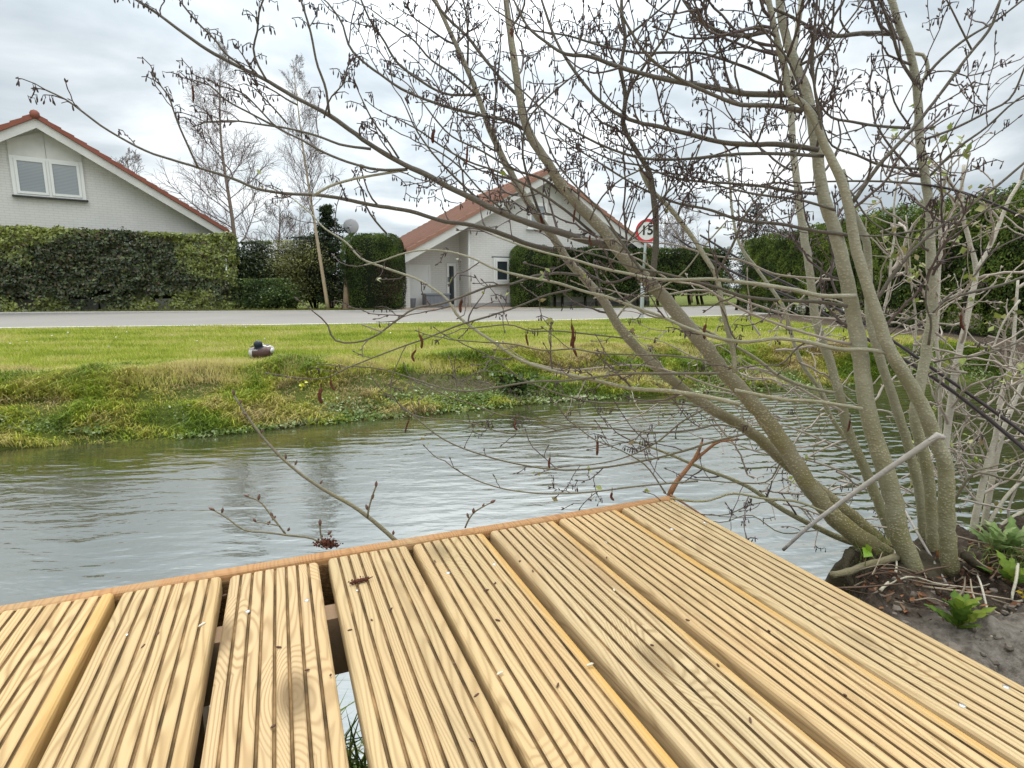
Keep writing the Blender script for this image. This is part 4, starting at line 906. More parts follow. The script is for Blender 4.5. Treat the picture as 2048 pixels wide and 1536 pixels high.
# round speed sign
B = gp(1283, 638, 0.0); Y = B[1]; o = empty('speed_sign', (B[0], Y, 0.0)); tag(o, 'round red-rimmed white sign reading 15 on a grey post at the near road edge', 'road sign')
zc_ = at(1287, 462, Y)[2]; R_ = 0.275
m = MB(); m.tube([(0, 0, -0.3), (0, 0, 1.02), (0, 0, 1.03)], [0.047, 0.047, 0.035], 12); m.tube([(0.0, 0, 1.03), (0.045, 0, zc_ + 0.18)], [0.032, 0.032], 12); m.build('post', MPOLE, o)
face = empty('sign_face', (0.045, -0.045, zc_), math.radians(-24)); face.parent = o
def disc(m, r0, r1, y, n=40, yb=None):
    a = np.arange(n) * 2 * math.pi / n
    if r0 == 0: m.add(np.c_[r1 * np.cos(a), np.full(n, y), r1 * np.sin(a)], [list(range(n))])
    else:
        v = np.vstack([np.c_[r0 * np.cos(a), np.full(n, y), r0 * np.sin(a)], np.c_[r1 * np.cos(a), np.full(n, y), r1 * np.sin(a)]])
        m.add(v, [[k, (k + 1) % n, n + (k + 1) % n, n + k] for k in range(n)])
m = MB(); n_ = 40; a_ = np.arange(n_) * 2 * math.pi / n_
ci = np.c_[R_ * np.cos(a_), np.zeros(n_), R_ * np.sin(a_)]; m.prism(ci, (0, 0.02, 0)); bk = m.build('plate', MSWHITE, o); bk.location = face.location; bk.rotation_euler = face.rotation_euler
m = MB(); disc(m, R_ * 0.76, R_ * 0.99, -0.003, 40); q = m.build('red_ring', MSRED, bk)
bpy.data.objects.remove(face)
cu = bpy.data.curves.new('digits', 'FONT'); cu.body = '15'; cu.size = 0.30; cu.align_x = 'CENTER'; cu.align_y = 'CENTER'; cu.extrude = 0.001; cu.offset = 0.006
to = bpy.data.objects.new('tmp', cu); COL.objects.link(to); bpy.context.view_layer.update()
me = bpy.data.meshes.new_from_object(to.evaluated_get(bpy.context.evaluated_depsgraph_get())); bpy.data.objects.remove(to)
me.materials.clear(); me.materials.append(MBLACK); dg = bpy.data.objects.new('digits', me); COL.objects.link(dg); dg.parent = bk; dg.location = (0, -0.005, 0.005); dg.rotation_euler = (math.pi / 2, 0, 0)
m = MB(); [m.box((-0.06, 0.022, z_), (0.06, 0.03, z_ + 0.03)) for z_ in (-0.12, 0.09)]; m.build('bracket', MPOLE, bk, smooth=False)

# ------------------------------------------------------------------ duck
c = gp(522, 719, 0.0); c = gp(522, 719, float(terrain(c[0], c[1])[0]))
t = NT('mallard_plumage'); co = t.coord(); s3 = t.n('ShaderNodeSeparateXYZ'); t.set(s3, 0, co); nz = t.noise(co, 60, 4)
X_, Y_, Z_ = s3.outputs
wob = t.math('MULTIPLY_ADD', nz, 0.03, -0.015)
flank = t.mix(t.noise(t.mapping(co, (40, 40, 160)), 3, 3), (0.42, 0.40, 0.37), (0.62, 0.61, 0.58))
br_f = t.math('GREATER_THAN', t.math('ADD', t.math('SUBTRACT', t.math('MULTIPLY', X_, 0.75), t.math('MULTIPLY', Y_, 0.95)), wob), 0.058)
br_f = t.math('MULTIPLY', br_f, t.math('LESS_THAN', t.math('ADD', X_, wob), 0.125)); br_f = t.math('MULTIPLY', br_f, t.math('GREATER_THAN', t.math('ADD', X_, wob), -0.045)); c_ = t.mix(br_f, flank, t.mix(nz, (0.045, 0.02, 0.016), (0.10, 0.05, 0.04)))
wing = t.math('MULTIPLY', t.math('GREATER_THAN', t.math('ADD', Z_, wob), 0.105), t.math('LESS_THAN', X_, 0.02)); c_ = t.mix(wing, c_, t.mix(nz, (0.22, 0.20, 0.18), (0.40, 0.38, 0.35)))
hd = t.n('ShaderNodeVectorMath', operation='DISTANCE'); t.set(hd, 0, co); hd.inputs[1].default_value = (0.012, -0.07, 0.165)
c_ = t.mix(t.math('LESS_THAN', t.math('ADD', hd.outputs['Value'], wob), 0.062), c_, t.mix(nz, (0.008, 0.012, 0.022), (0.02, 0.03, 0.045)))
MDUCK = t.done(c_, 0.55, t.bump(nz, 0.4, 0.006), 0.35)
o = empty('duck', tuple(c)); tag(o, 'mallard drake resting on the lawn edge with its head tucked down', 'duck')
bm = bmesh.new()
def ell(p, r, rot=(0, 0, 0), seg=28):
    M = Matrix.Translation(p) @ Euler(rot).to_matrix().to_4x4() @ Matrix.Diagonal((*r, 1)); bmesh.ops.create_uvsphere(bm, u_segments=seg, v_segments=seg // 2, radius=1.0, matrix=M)
ell((-0.01, 0.03, 0.072), (0.120, 0.17, 0.082), (0, 0, 0.5)); ell((0.035, -0.045, 0.070), (0.082, 0.085, 0.074)); ell((-0.055, 0.12, 0.078), (0.07, 0.12, 0.045), (0.1, 0, 0.5))
ell((0.018, -0.062, 0.125), (0.042, 0.046, 0.05)); ell((0.012, -0.07, 0.165), (0.044, 0.048, 0.042), (0, 0, 0.9)); ell((-0.075, 0.03, 0.098), (0.05, 0.13, 0.045), (0, 0.5, 0.4)); ell((0.07, 0.06, 0.095), (0.05, 0.13, 0.045), (0, -0.5, 0.5))
me = bpy.data.meshes.new('body'); bm.to_mesh(me); bm.free(); me.materials.append(MDUCK)
b_ = bpy.data.objects.new('body', me); COL.objects.link(b_); b_.parent = o
md = b_.modifiers.new('skin', 'REMESH'); md.mode = 'VOXEL'; md.voxel_size = 0.006; md.use_smooth_shade = True
md = b_.modifiers.new('smooth', 'SMOOTH'); md.iterations = 6; md.factor = 0.6
m = MB(); q = smooth_line([(-0.022, -0.088, 0.158), (-0.045, -0.092, 0.148), (-0.066, -0.085, 0.142)], 6); m.tube(q, [0.016, 0.015, 0.013, 0.013, 0.012, 0.004], 8); m.build('bill', simple('duck_bill', (0.30, 0.28, 0.07), 0.4), o)
for s_ in (-1, 1):
    m = MB(); a_ = np.array([0.012 - 0.030 * (1 if s_ < 0 else -0.9), -0.07 - 0.032, 0.174]); 
    m.tube([a_ + [0, 0.003, -0.003], a_, a_ + [0, -0.001, 0.004]], [0.003, 0.006, 0.002], 8); m.build('eye', MBLACK, o)
    m = MB(); q = smooth_line([(s_ * 0.055, 0.02, 0.13), (s_ * 0.06 - 0.03, 0.12, 0.125), (-0.085 + s_ * 0.015, 0.225, 0.10)], 8); m.tube(q, [0.012, 0.024, 0.028, 0.026, 0.022, 0.018, 0.012, 0.004], 8)
    m.build('wing_tip', simple('dark_primaries', (0.09, 0.08, 0.075), 0.6, 0.3, 60), o)
# ------------------------------------------------------------------ deck
DZ = 0.27
TH = math.radians(22.3)
EX = np.array([math.cos(TH), math.sin(TH), 0]); BX = np.array([math.sin(TH), -math.cos(TH), 0])   # along the outer edge / along the boards towards the viewer
corner = gp(1333, 990, DZ)
deck = empty('deck', tuple(corner), TH); tag(deck, 'new ribbed softwood deck standing over the canal bank', 'deck')
# local axes of the deck: +x along the outer edge (to the right), -y along the boards towards the viewer
PITCHB = 0.1553; BW = 0.1427
def board_profile(w):
    ng = 7; pitch = w / (ng + 1); gw = 0.0040; gd = 0.0040; r = 0.0065; pts = []; mats = []
    def P(x, z, mt): pts.append((x, z)); mats.append(mt)
    P(-w / 2, -0.028, 0)
    P(-w / 2, -r * 1.1, 0)
    for a in (0.35, 0.7): P(-w / 2 + r * (1 - math.cos(a * math.pi / 2)), -r * 1.1 * (1 - math.sin(a * math.pi / 2)), 0)
    P(-w / 2 + r, 0, 0)
    for k in range(1, ng + 1):
        x = -w / 2 + pitch * k
        P(x - gw / 2 - 0.0016, -0.0002, 0); P(x - gw / 2 - 0.0002, -0.0013, 1); P(x - gw / 2 + 0.0008, -gd, 1); P(x + gw / 2 - 0.0008, -gd, 1); P(x + gw / 2 + 0.0002, -0.0013, 0); P(x + gw / 2 + 0.0016, -0.0002, 0)
    P(w / 2 - r, 0, 0)
    for a in (0.7, 0.35): P(w / 2 - r * (1 - math.cos(a * math.pi / 2)), -r * 1.1 * (1 - math.sin(a * math.pi / 2)), 0)
    P(w / 2, -r * 1.1, 0); P(w / 2, -0.028, 0)
    return np.array(pts), mats
prof, pm = board_profile(BW)
NB = 13; LB = 1.75
boards = []
for k in range(NB):
    r2 = np.random.default_rng(500 + k)
    ny_ = 30; ys = np.concatenate([[0.0, 0.0015, 0.004], np.linspace(0.02, LB, ny_)]); shr = np.concatenate([[0.986, 0.995, 1.0], np.ones(ny_)]); dz_ = np.concatenate([[-0.0022, -0.0006, 0], np.zeros(ny_)])
    warp = 0.0012 * np.sin(ys * 3 + r2.random() * 6); cup = r2.normal(0, 0.0012)
    n = len(prof); V = np.stack([np.stack([prof[:, 0] * s_ + w_, np.full(n, -y_), np.where(prof[:, 1] > -0.02, prof[:, 1] + d_, prof[:, 1]) + cup * (prof[:, 0] / 0.07) ** 2 + 0.6 * w_], -1) for y_, s_, d_, w_ in zip(ys, shr, dz_, warp)])
    m = MB(); M_ = len(ys); i_ = np.arange(M_ - 1)[:, None] * n
    V = V.reshape(-1, 3)
    idx0 = np.array([j for j in range(n - 1) if pm[j] == 0 or (pm[j] == 1 and pm[j + 1] == 0 and False)]); idx1 = np.array([j for j in range(n - 1) if j not in set(idx0)])
    def fc(J): 
        J = J[None]; return np.stack([i_ + J, i_ + J + n, i_ + J + 1 + n, i_ + J + 1], -1).reshape(-1, 4)
    m.add(V, fc(idx0)); m.f.append(fc(idx1)); m.m.append(np.full(len(m.f[-1]), 1, np.int32))
    m.f.append(np.array([[r * n + n - 1, (r + 1) * n + n - 1, (r + 1) * n, r * n] for r in range(M_ - 1)])); m.m.append(np.zeros(M_ - 1, np.int32))
    m.f.append(np.array([list(range(n))])); m.m.append(np.zeros(1, np.int32)); m.f.append(np.array([[(M_ - 1) * n + q for q in range(n)][::-1]])); m.m.append(np.zeros(1, np.int32))
    b = m.build('deck_board', [MDECK, MGROOVE], deck, smooth=False)
    gapx = [0, 0, 0, 0, 0, -0.002, -0.004, -0.003, -0.006, -0.006, -0.006, -0.006, -0.006][k]
    b.location = (-(BW / 2) - PITCHB * k + gapx + r2.normal(0, 0.0006), -0.031 + r2.normal(0, 0.0012), r2.normal(0, 0.0007)); b.rotation_euler = (0, 0, r2.normal(0, 0.0015) + (0.0025 if k == 7 else 0) + (-0.008 if k == 5 else 0))
    b.color = (*[(1.0,1.0,1.0),(1.04,1.0,0.95),(0.97,0.98,1.0),(1.0,0.97,0.92),(0.95,0.93,0.9),(1.0,0.95,0.93),(0.96,0.92,0.86),(1.03,0.97,0.88),(1.02,0.96,0.80)][k % 9], [0.3, 1.0, 0.75, 1.0, 0.12, 0.1, 0.15, 0.7][k % 8]); boards.append(b)
# outer edge board, set on edge
m = MB(); L = NB * PITCHB + 0.02; n_ = 40; pr = [(0, -0.145), (0, -0.006), (-0.0015, -0.002), (-0.005, 0.0), (-0.023, 0.0), (-0.0265, -0.002), (-0.028, -0.006), (-0.028, -0.145)]
for g in range(6):      # ribs on the inner face
    z_ = -0.125 + g * 0.02; 
xs = np.linspace(0.004, -L, n_); V = np.array([[x_, y_, z_ + 0.0007 * math.sin(x_ * 7)] for x_ in xs for y_, z_ in pr]); n = len(pr); i_ = np.arange(n_ - 1)[:, None] * n; j_ = np.arange(n)[None]
f = np.stack([i_ + j_, i_ + (j_ + 1) % n, i_ + n + (j_ + 1) % n, i_ + n + j_], -1).reshape(-1, 4); m.add(V, f); m.poly(V[:n][::-1]); m.poly(V[-n:])
eb = m.build('edge_board', MFASC, deck, smooth=False); eb.rotation_euler = (0, 0, 0)
# ribs of the reeded inner face, seen through the gaps
m = MB()
for g in range(16):
    z_ = -0.012 - g * 0.008; m.box((-L, -0.0305, z_ - 0.0045), (0, -0.0282, z_))
m.build('reeded_face', MGROOVE, eb, smooth=False)
for yj in (-0.165, -0.70, -1.30):
    m = MB(); m.box((-L, yj - 0.022, -0.125), (-0.004, yj + 0.022, -0.0285)); m.build('joist', MJOIST, deck, smooth=False)
for xj in (-0.10, -1.0, -1.9):
    m = MB(); m.box((xj - 0.035, -0.142, -0.95), (xj + 0.035, -0.072, -0.0285)); m.build('post', MJOIST, deck, smooth=False)
for k in range(NB):
    for sx_ in (-0.042, 0.042):
        for yj in (-0.165, -0.70):
            m = MB(); a = np.arange(10) * math.pi / 5; z_ = -0.0022
            m.tube([(0, 0, z_ - 0.004), (0, 0, z_ + 0.0012), (0, 0, z_ + 0.002)], [0.0032, 0.0040, 0.0028], 10); s_ = m.build('screw', MSCREW, boards[k]); s_.location = (sx_ + 0.003, yj + 0.031 + 0.003 * random.random(), 0)
def on_deck(u, v, dz=0.0): return gp(u, v, DZ + dz)

# ------------------------------------------------------------------ alder by the deck
alder = empty('alder_tree', (0.86, 1.13, 0.17)); tag(alder, 'grey-barked multi-stemmed alder by the deck, stems leaning left, hung with small catkins', 'tree')
AL = np.array(alder.location)
def trace(pts, d0, d1, w0, w1, n=None, jit=0.35):
    """photo polyline -> 3D centre line with depths d0..d1, and radii from the drawn widths"""
    P = np.array(pts, float); s = np.concatenate([[0], np.cumsum(np.linalg.norm(np.diff(P, axis=0), axis=1))]); u = s / s[-1]
    Y = d0 + (d1 - d0) * u
    X = np.array([at(p[0], p[1], y) for p, y in zip(P, Y)])
    n = n or int(max(8, s[-1] / 16)); L = smooth_line(X, n); f = np.linspace(0, 1, n)
    w = w0 * (1 - f) + w1 * f
    r = w / 2 / FPX * np.interp(f, u, Y)
    return L, r
def limb(parent, name, mat, pts, d0, d1, w0, w1, sides=None, knots=0.06, label=None):
    L, r = trace(pts, d0, d1, w0, w1)
    r = r * (1 + knots * np.convolve(rng.normal(0, 1, len(r)), [0.3, 0.5, 0.3], 'same')); L = L + rng.normal(0, 1, L.shape) * (r * 0.05)[:, None]
    m = MB(); m.tube(L, r, sides or (14 if w0 > 30 else 9 if w0 > 12 else 6)); o = rel(parent, m).build(name, mat, parent)
    if label: o['label'] = label
    return L, r
TR = [  # trunks: points, d0, d1, w0, w1
 ([(1830,1150),(1822,1125),(1801,1077),(1783,986),(1757,895),(1739,840),(1721,715),(1704,613),(1687,531),(1667,452),(1646,391),(1637,327),(1626,250),(1612,180),(1588,120),(1568,61),(1556,-20)], 1.12, 1.22, 40, 13),
 ([(1899,1145),(1898,1120),(1896,1088),(1893,1015),(1890,931),(1876,890),(1852,830),(1837,797),(1803,742),(1773,688),(1752,623),(1728,551),(1711,493),(1701,435),(1688,375),(1666,325),(1647,287),(1629,240),(1604,205),(1578,189),(1571,143),(1555,82),(1537,0),(1530,-40)], 1.12, 1.12, 34, 9),
 ([(1868,1140),(1868,1120),(1865,1073),(1856,949),(1838,876),(1830,840),(1841,766),(1854,698),(1865,613),(1863,545),(1861,476),(1858,408),(1848,340),(1840,287),(1837,215),(1834,174),(1819,102),(1795,41),(1783,0),(1776,-40)], 1.18, 1.26, 24, 12),
 ([(1862,1178),(1826,1148),(1790,1122),(1739,1088),(1692,1056),(1648,1012),(1615,968),(1576,903),(1533,841),(1488,786),(1445,740),(1413,698),(1385,665),(1338,607),(1304,570),(1247,514),(1207,461),(1154,407),(1129,379),(1096,327),(1058,265),(1040,200),(1028,120),(1015,26),(1008,-40)], 1.15, 1.42, 42, 9.5),
 ([(1850,1140),(1810,1114),(1765,1086),(1717,1044),(1633,975),(1563,918),(1527,884),(1478,848),(1429,822),(1385,792),(1328,747),(1281,703),(1240,655),(1207,601),(1176,564),(1138,523),(1116,489),(1085,446),(1056,405),(1017,337),(978,254),(954,186),(929,127),(900,63),(866,-10)], 1.20, 1.55, 30, 7),
 ([(1850,1100),(1840,991),(1817,893),(1788,802),(1762,724),(1744,664),(1738,600),(1737,540),(1732,480),(1714,440),(1694,400),(1690,365),(1683,340)], 1.28, 1.34, 21, 12),
 ([(1800,1110),(1762,1020),(1735,950),(1710,895),(1694,851),(1677,783),(1657,715),(1633,647),(1624,578),(1616,521),(1602,435),(1594,368),(1587,307),(1583,220),(1588,102),(1599,31),(1606,-30)], 1.30, 1.55, 21, 9),
 ([(1790,1108),(1760,1000),(1739,945),(1722,915),(1687,872),(1660,830),(1638,779),(1602,724),(1583,670),(1563,606),(1548,585),(1514,538),(1480,490),(1466,435),(1459,360),(1450,290)], 1.34, 1.6, 12, 3.5),
]
LINES = []   # (centre line, radii, style)
for k, T in enumerate(TR):
    L, r = limb(alder, 'trunk', MBARKL if k in (3, 4) else MBARK, *T, knots=0.03)
    LINES.append((L, r, 'trunk'))
BR = [
 # from the two upright stems, to the left
 ([(1578,189),(1491,187),(1420,174),(1358,164),(1287,148),(1235,133),(1174,112),(1131,108),(1093,85),(1058,56),(1030,5)],1.13,1.2,20,5,'c'),
 ([(1604,222),(1553,212),(1471,207),(1425,189),(1379,169),(1327,138),(1297,113),(1260,60),(1235,10)],1.12,1.05,16,5,'c'),
 ([(1600,180),(1568,169),(1512,143),(1450,120),(1404,107),(1338,105),(1276,105),(1205,92),(1138,72),(1051,56),(990,20)],1.15,1.3,9,3,'c'),
 ([(1637,300),(1563,289),(1491,289),(1440,284),(1389,271),(1317,253),(1256,238),(1225,222),(1190,193),(1152,146),(1128,111),(1105,64),(1093,29),(1078,-15)],1.15,1.25,17,5,'c'),
 ([(1648,312),(1537,307),(1450,310),(1389,317),(1269,313),(1210,293),(1152,264),(1093,226),(1052,188),(1000,140)],1.13,1.3,11,3,'c'),
 ([(1660,388),(1600,385),(1520,372),(1450,366),(1390,362),(1330,350),(1290,333),(1230,322),(1180,300)],1.18,1.3,10,3,'c'),
 ([(1670,420),(1600,400),(1510,388),(1440,372),(1380,352),(1310,345)],1.16,1.2,8,3,'c'),
 ([(1698,470),(1630,462),(1560,448),(1480,440),(1420,420),(1350,405),(1290,380),(1240,352),(1190,320),(1140,290)],1.16,1.3,12,3,'c'),
 # second-order dark stem rising from the big leaning stem
 ([(1304,558),(1311,505),(1312,450),(1306,390),(1298,343),(1269,296),(1247,249),(1251,190),(1242,141),(1250,76),(1243,23),(1244,-20)],1.25,1.2,22,8,'c'),
 ([(1247,249),(1254,195),(1292,126),(1324,82),(1351,23),(1364,-10)],1.22,1.1,11,5,'c'),
 ([(1250,76),(1298,38),(1345,-5)],1.2,1.15,7,4,'c'),
 ([(1470,745),(1466,700),(1456,664),(1445,613),(1432,551),(1409,512),(1379,466),(1338,414),(1297,372),(1280,335)],1.2,1.25,17,12,'n'),
 ([(1432,551),(1470,480),(1490,430),(1540,370),(1600,300),(1640,240)],1.2,1.1,8,3,'c'),
 # the big branch to the upper left
 ([(1228,494),(1166,479),(1119,464),(1073,451),(1026,434),(985,417),(948,398),(901,376),(854,350),(807,328),(739,288),(656,229),(582,190),(524,156),(465,127),(412,98),(363,63),(324,34),(262,-8)],1.33,1.25,24,6,'s'),
 ([(1112,501),(1057,489),(1010,470),(948,451),(885,442),(823,423),(744,410),(646,391),(573,387),(509,376),(475,361),(402,337),(353,322),(294,303),(246,278),(206,254),(167,225),(133,200),(92,180)],1.42,1.15,17,4,'s'),
 ([(626,392),(660,372),(695,361),(768,347),(815,339)],1.27,1.3,8,6,'n'),
 ([(815,339),(754,339),(705,327),(644,303),(600,278),(556,256),(517,217),(485,186),(440,172)],1.3,1.2,9,3,'s'),
 ([(742,298),(681,289),(632,271),(571,256),(522,249),(473,242),(410,244)],1.28,1.2,8,3,'s'),
 ([(556,256),(498,225),(449,198),(420,171),(385,160)],1.26,1.2,6,3,'s'),
 ([(576,249),(546,215),(522,190)],1.25,1.22,5,3,'s'),
 ([(659,232),(649,168),(637,137),(620,59),(600,-5)],1.27,1.22,9,5,'s'),
 ([(798,317),(771,276),(749,247),(727,205),(717,183)],1.3,1.25,7,3,'s'),
 ([(537,166),(517,132),(507,103),(515,61),(519,20),(530,-8)],1.26,1.2,7,4,'s'),
 ([(488,134),(451,107),(427,76),(400,51),(366,10)],1.25,1.2,6,4,'s'),
 ([(595,210),(576,200),(546,181),(517,168)],1.26,1.22,5,3,'s'),
 ([(397,337),(372,283),(353,239),(333,186),(322,172)],1.2,1.15,7,3,'s'),
 ([(773,467),(750,441),(732,412),(724,378),(715,362)],1.38,1.32,6,3,'s'),
 ([(648,236),(659,200),(690,160),(693,140)],1.26,1.22,5,3,'s'),
 # from the second leaning stem, to the upper left
 ([(1055,262),(1017,243),(964,231),(917,220),(859,202),(795,173),(761,149),(737,132),(700,95),(683,44),(655,5)],1.42,1.35,11,4,'c'),
 ([(950,190),(888,187),(837,159),(790,120),(766,78),(742,44),(722,0)],1.5,1.4,8,4,'c'),
 ([(956,192),(902,146),(859,117),(829,82),(800,60),(770,40)],1.5,1.4,7,3,'c'),
 ([(1036,192),(1005,161),(964,111),(932,70),(897,38),(860,-8)],1.42,1.45,10,7,'c'),
 ([(935,134),(936,73),(929,12),(922,-10)],1.53,1.5,7,4,'c'),
 ([(985,270),(990,205),(998,130),(1002,85)],1.45,1.38,7,3,'c'),
 ([(1090,455),(1060,370),(1045,300),(1056,240),(1090,200),(1148,150)],1.42,1.3,10,3,'c'),
 ([(1190,470),(1130,420),(1070,380),(1000,345),(930,320),(880,290),(840,262),(800,240)],1.35,1.3,9,3,'c'),
 ([(1140,400),(1090,360),(1030,340),(960,300),(900,270),(868,235),(842,200)],1.38,1.3,8,3,'c'),
 ([(960,402),(900,345),(860,300),(830,255),(812,215)],1.34,1.3,7,3,'c'),
 ([(1020,432),(960,380),(915,330),(880,305),(850,290)],1.34,1.3,6,3,'c'),
 ([(1285,545),(1240,480),(1200,420),(1150,370),(1110,320),(1090,270),(1078,220)],1.22,1.2,8,3,'c'),
 ([(1240,505),(1290,440),(1330,390),(1380,340),(1400,290)],1.24,1.15,6,3,'c'),
 ([(1180,440),(1200,400),(1240,360),(1280,340),(1325,310)],1.28,1.2,5,3,'c'),
 # level branches across the middle
 ([(1712,592),(1640,591),(1589,580),(1541,572),(1486,565),(1418,558),(1350,560),(1304,557),(1260,548),(1204,536),(1150,520),(1090,505),(1040,490),(985,470)],1.12,1.25,16,4,'b'),
 ([(1695,613),(1657,606),(1595,602),(1541,599),(1486,592),(1435,575),(1384,562),(1320,545),(1270,535),(1200,512),(1140,498)],1.13,1.25,12,4,'b'),
 ([(1772,706),(1742,700),(1674,698),(1616,684),(1555,677),(1486,684),(1418,671),(1377,657),(1320,632),(1260,611),(1222,596),(1166,582),(1119,567),(1041,551),(985,536),(947,517),(901,504),(838,501),(807,507),(760,523),(729,530)],1.12,1.35,15,3,'b'),
 ([(1725,818),(1674,809),(1623,802),(1571,800),(1520,790),(1469,780)],1.12,1.2,14,12,'n'),
 ([(1668,786),(1609,773),(1554,749),(1514,718),(1469,691),(1420,665),(1360,640),(1300,632),(1250,600)],1.34,1.3,13,4,'p'),
 ([(1700,688),(1640,674),(1561,650),(1500,626),(1452,602),(1401,572),(1340,560),(1280,520),(1220,500)],1.16,1.25,11,3,'p'),
 ([(1690,640),(1640,636),(1570,628),(1500,606),(1440,585),(1390,580),(1330,590),(1270,592),(1210,578)],1.3,1.35,8,3,'p'),
 ([(1680,560),(1620,556),(1550,548),(1480,520),(1420,510),(1350,490),(1290,484),(1220,478)],1.3,1.3,7,3,'p'),
 # lower left fan over the water
 ([(1480,808),(1410,793),(1339,782),(1266,777),(1193,761),(1105,741),(1041,720),(988,685),(938,650),(916,632),(894,598),(869,579),(838,560),(797,545),(760,532),(721,516),(695,487),(646,454),(622,428),(588,399)],1.15,1.45,17,3,'b'),
 ([(1160,551),(1119,546),(1072,551),(1026,567),(979,573),(935,589),(885,607),(822,620),(800,636),(779,651),(766,662),(721,683),(667,678),(656,651)],1.36,1.2,9,5,'b'),
 ([(766,664),(740,655),(722,648)],1.22,1.2,5,4,'n'),
 ([(1144,579),(1088,592),(1041,611),(979,632),(916,651),(854,676),(800,695),(760,710),(702,733),(644,757),(615,757)],1.36,1.25,7,3,'b'),
 ([(1440,747),(1419,747),(1310,747),(1266,747),(1208,752),(1134,761),(1061,764),(1003,773),(937,782),(888,777),(825,757),(761,738),(712,733)],1.16,1.3,9,3,'b'),
 ([(1420,722),(1369,714),(1266,709),(1193,706),(1149,698),(1090,701),(1023,688),(960,684),(900,679)],1.17,1.25,6,3,'b'),
 ([(1246,676),(1193,670),(1111,662),(1061,662),(1023,650),(973,653),(940,657)],1.3,1.25,5,3,'b'),
 ([(1416,816),(1339,805),(1275,805),(1193,805),(1120,788),(1046,758),(973,709),(930,690)],1.28,1.35,7,3,'b'),
 ([(1480,856),(1433,849),(1396,858),(1339,864),(1252,861),(1208,855),(1149,855),(1076,867),(1003,864),(929,843),(849,836)],1.24,1.4,7,3,'b'),
 ([(1193,855),(1120,850),(1046,834),(997,829),(953,811),(900,794),(850,770)],1.3,1.4,5,3,'b'),
 ([(1410,817),(1369,840),(1310,887),(1252,914),(1193,928),(1140,932)],1.26,1.3,6,3,'b'),
 ([(1490,868),(1436,881),(1357,905),(1279,923),(1206,935),(1132,940),(1035,928),(962,909),(888,879),(825,830),(790,801)],1.24,1.45,9,3,'b'),
 ([(1396,962),(1279,972),(1181,984),(1084,987),(986,972),(927,948),(903,933)],1.25,1.3,6,3,'b'),
 ([(1330,985),(1290,930),(1240,900),(1190,880),(1150,850)],1.27,1.3,5,3,'b'),
 ([(1234,635),(1252,612),(1287,588),(1331,571),(1369,542),(1404,498),(1455,440)],1.32,1.2,6,3,'n'),
 ([(1490,790),(1420,770),(1350,745),(1280,730),(1200,735),(1130,740),(1060,725)],1.3,1.4,7,3,'p'),
 ([(1560,840),(1500,820),(1440,800),(1400,790),(1330,800),(1280,830),(1230,846)],1.35,1.4,8,3,'p'),
 ([(1700,830),(1640,800),(1570,760),(1520,740),(1460,735),(1400,720),(1340,690)],1.36,1.4,10,3,'p'),
 ([(1690,900),(1620,870),(1560,850),(1500,850),(1430,830),(1370,815)],1.38,1.45,8,3,'p'),
 ([(1720,960),(1650,930),(1590,915),(1520,905),(1460,885),(1400,875)],1.36,1.4,8,3,'p'),
 # trailing grey stem near the water left of the base
 ([(1770,1100),(1692,1081),(1619,1048),(1553,1011),(1491,971),(1400,935),(1330,905),(1260,880)],1.22,1.4,24,5,'b'),
 ([(1668,1030),(1655,1026),(1597,1004),(1528,997),(1458,988),(1422,1000),(1400,1003),(1340,996)],1.14,1.2,9,6,'n'),
 ([(1560,1000),(1500,1010),(1450,1030),(1400,1028),(1350,1020)],1.22,1.25,4,2,'b'),
 ([(1640,1060),(1560,1065),(1500,1030),(1440,1045),(1390,1030)],1.18,1.25,4,2,'b'),
 ([(1560,925),(1540,960),(1470,965),(1400,960)],1.24,1.27,5,3,'b'),
 # right-hand side of the upright stems
 ([(1706,404),(1757,332),(1830,252),(1884,183),(1935,113),(1983,51),(2002,-5)],1.12,1.05,13,6,'u'),
 ([(1846,280),(1899,261),(1976,223),(2016,201),(2045,146),(2060,100)],1.26,1.2,8,4,'u'),
 ([(1857,354),(1921,292),(1976,252),(2027,205),(2065,180)],1.24,1.15,8,4,'u'),
 ([(1838,170),(1877,124),(1928,80),(1994,40),(2045,0)],1.26,1.2,9,4,'u'),
 ([(1943,99),(1921,55),(1899,11),(1885,-15)],1.12,1.1,6,3,'u'),
 ([(1832,168),(1800,117),(1778,44),(1755,-5)],1.24,1.18,12,5,'u'),
 ([(1819,252),(1789,205),(1775,146),(1768,120)],1.25,1.2,6,3,'u'),
 ([(1838,176),(1852,150),(1855,128),(1846,110),(1819,107)],1.25,1.25,11,9,'n'),
 ([(1819,256),(1757,252),(1702,243),(1662,234),(1636,201),(1629,175),(1625,91),(1660,20)],1.25,1.15,9,4,'u'),
 ([(1839,338),(1757,329),(1713,310),(1662,289),(1640,237)],1.24,1.15,8,5,'u'),
 ([(1846,368),(1768,363),(1660,363),(1600,366)],1.22,1.2,6,4,'u'),
 ([(1790,67),(1716,67),(1660,72),(1614,51),(1578,31),(1540,15)],1.26,1.18,15,7,'u'),
 ([(1540,62),(1476,72),(1430,59),(1389,31),(1366,0)],1.13,1.1,13,6,'c'),
 ([(1607,208),(1585,139),(1567,106),(1537,73),(1505,22),(1495,-15)],1.12,1.08,8,4,'u'),
 ([(1629,172),(1636,128),(1676,69),(1713,22),(1735,-10)],1.15,1.08,6,3,'u'),
 ([(1645,289),(1640,237),(1629,175),(1626,110),(1632,50)],1.12,1.08,9,4,'u'),
 ([(1600,130),(1650,100),(1665,50),(1668,0)],1.2,1.15,8,4,'u'),
 ([(1480,187),(1470,130),(1500,80),(1520,30)],1.12,1.08,6,3,'c'),
 # right middle
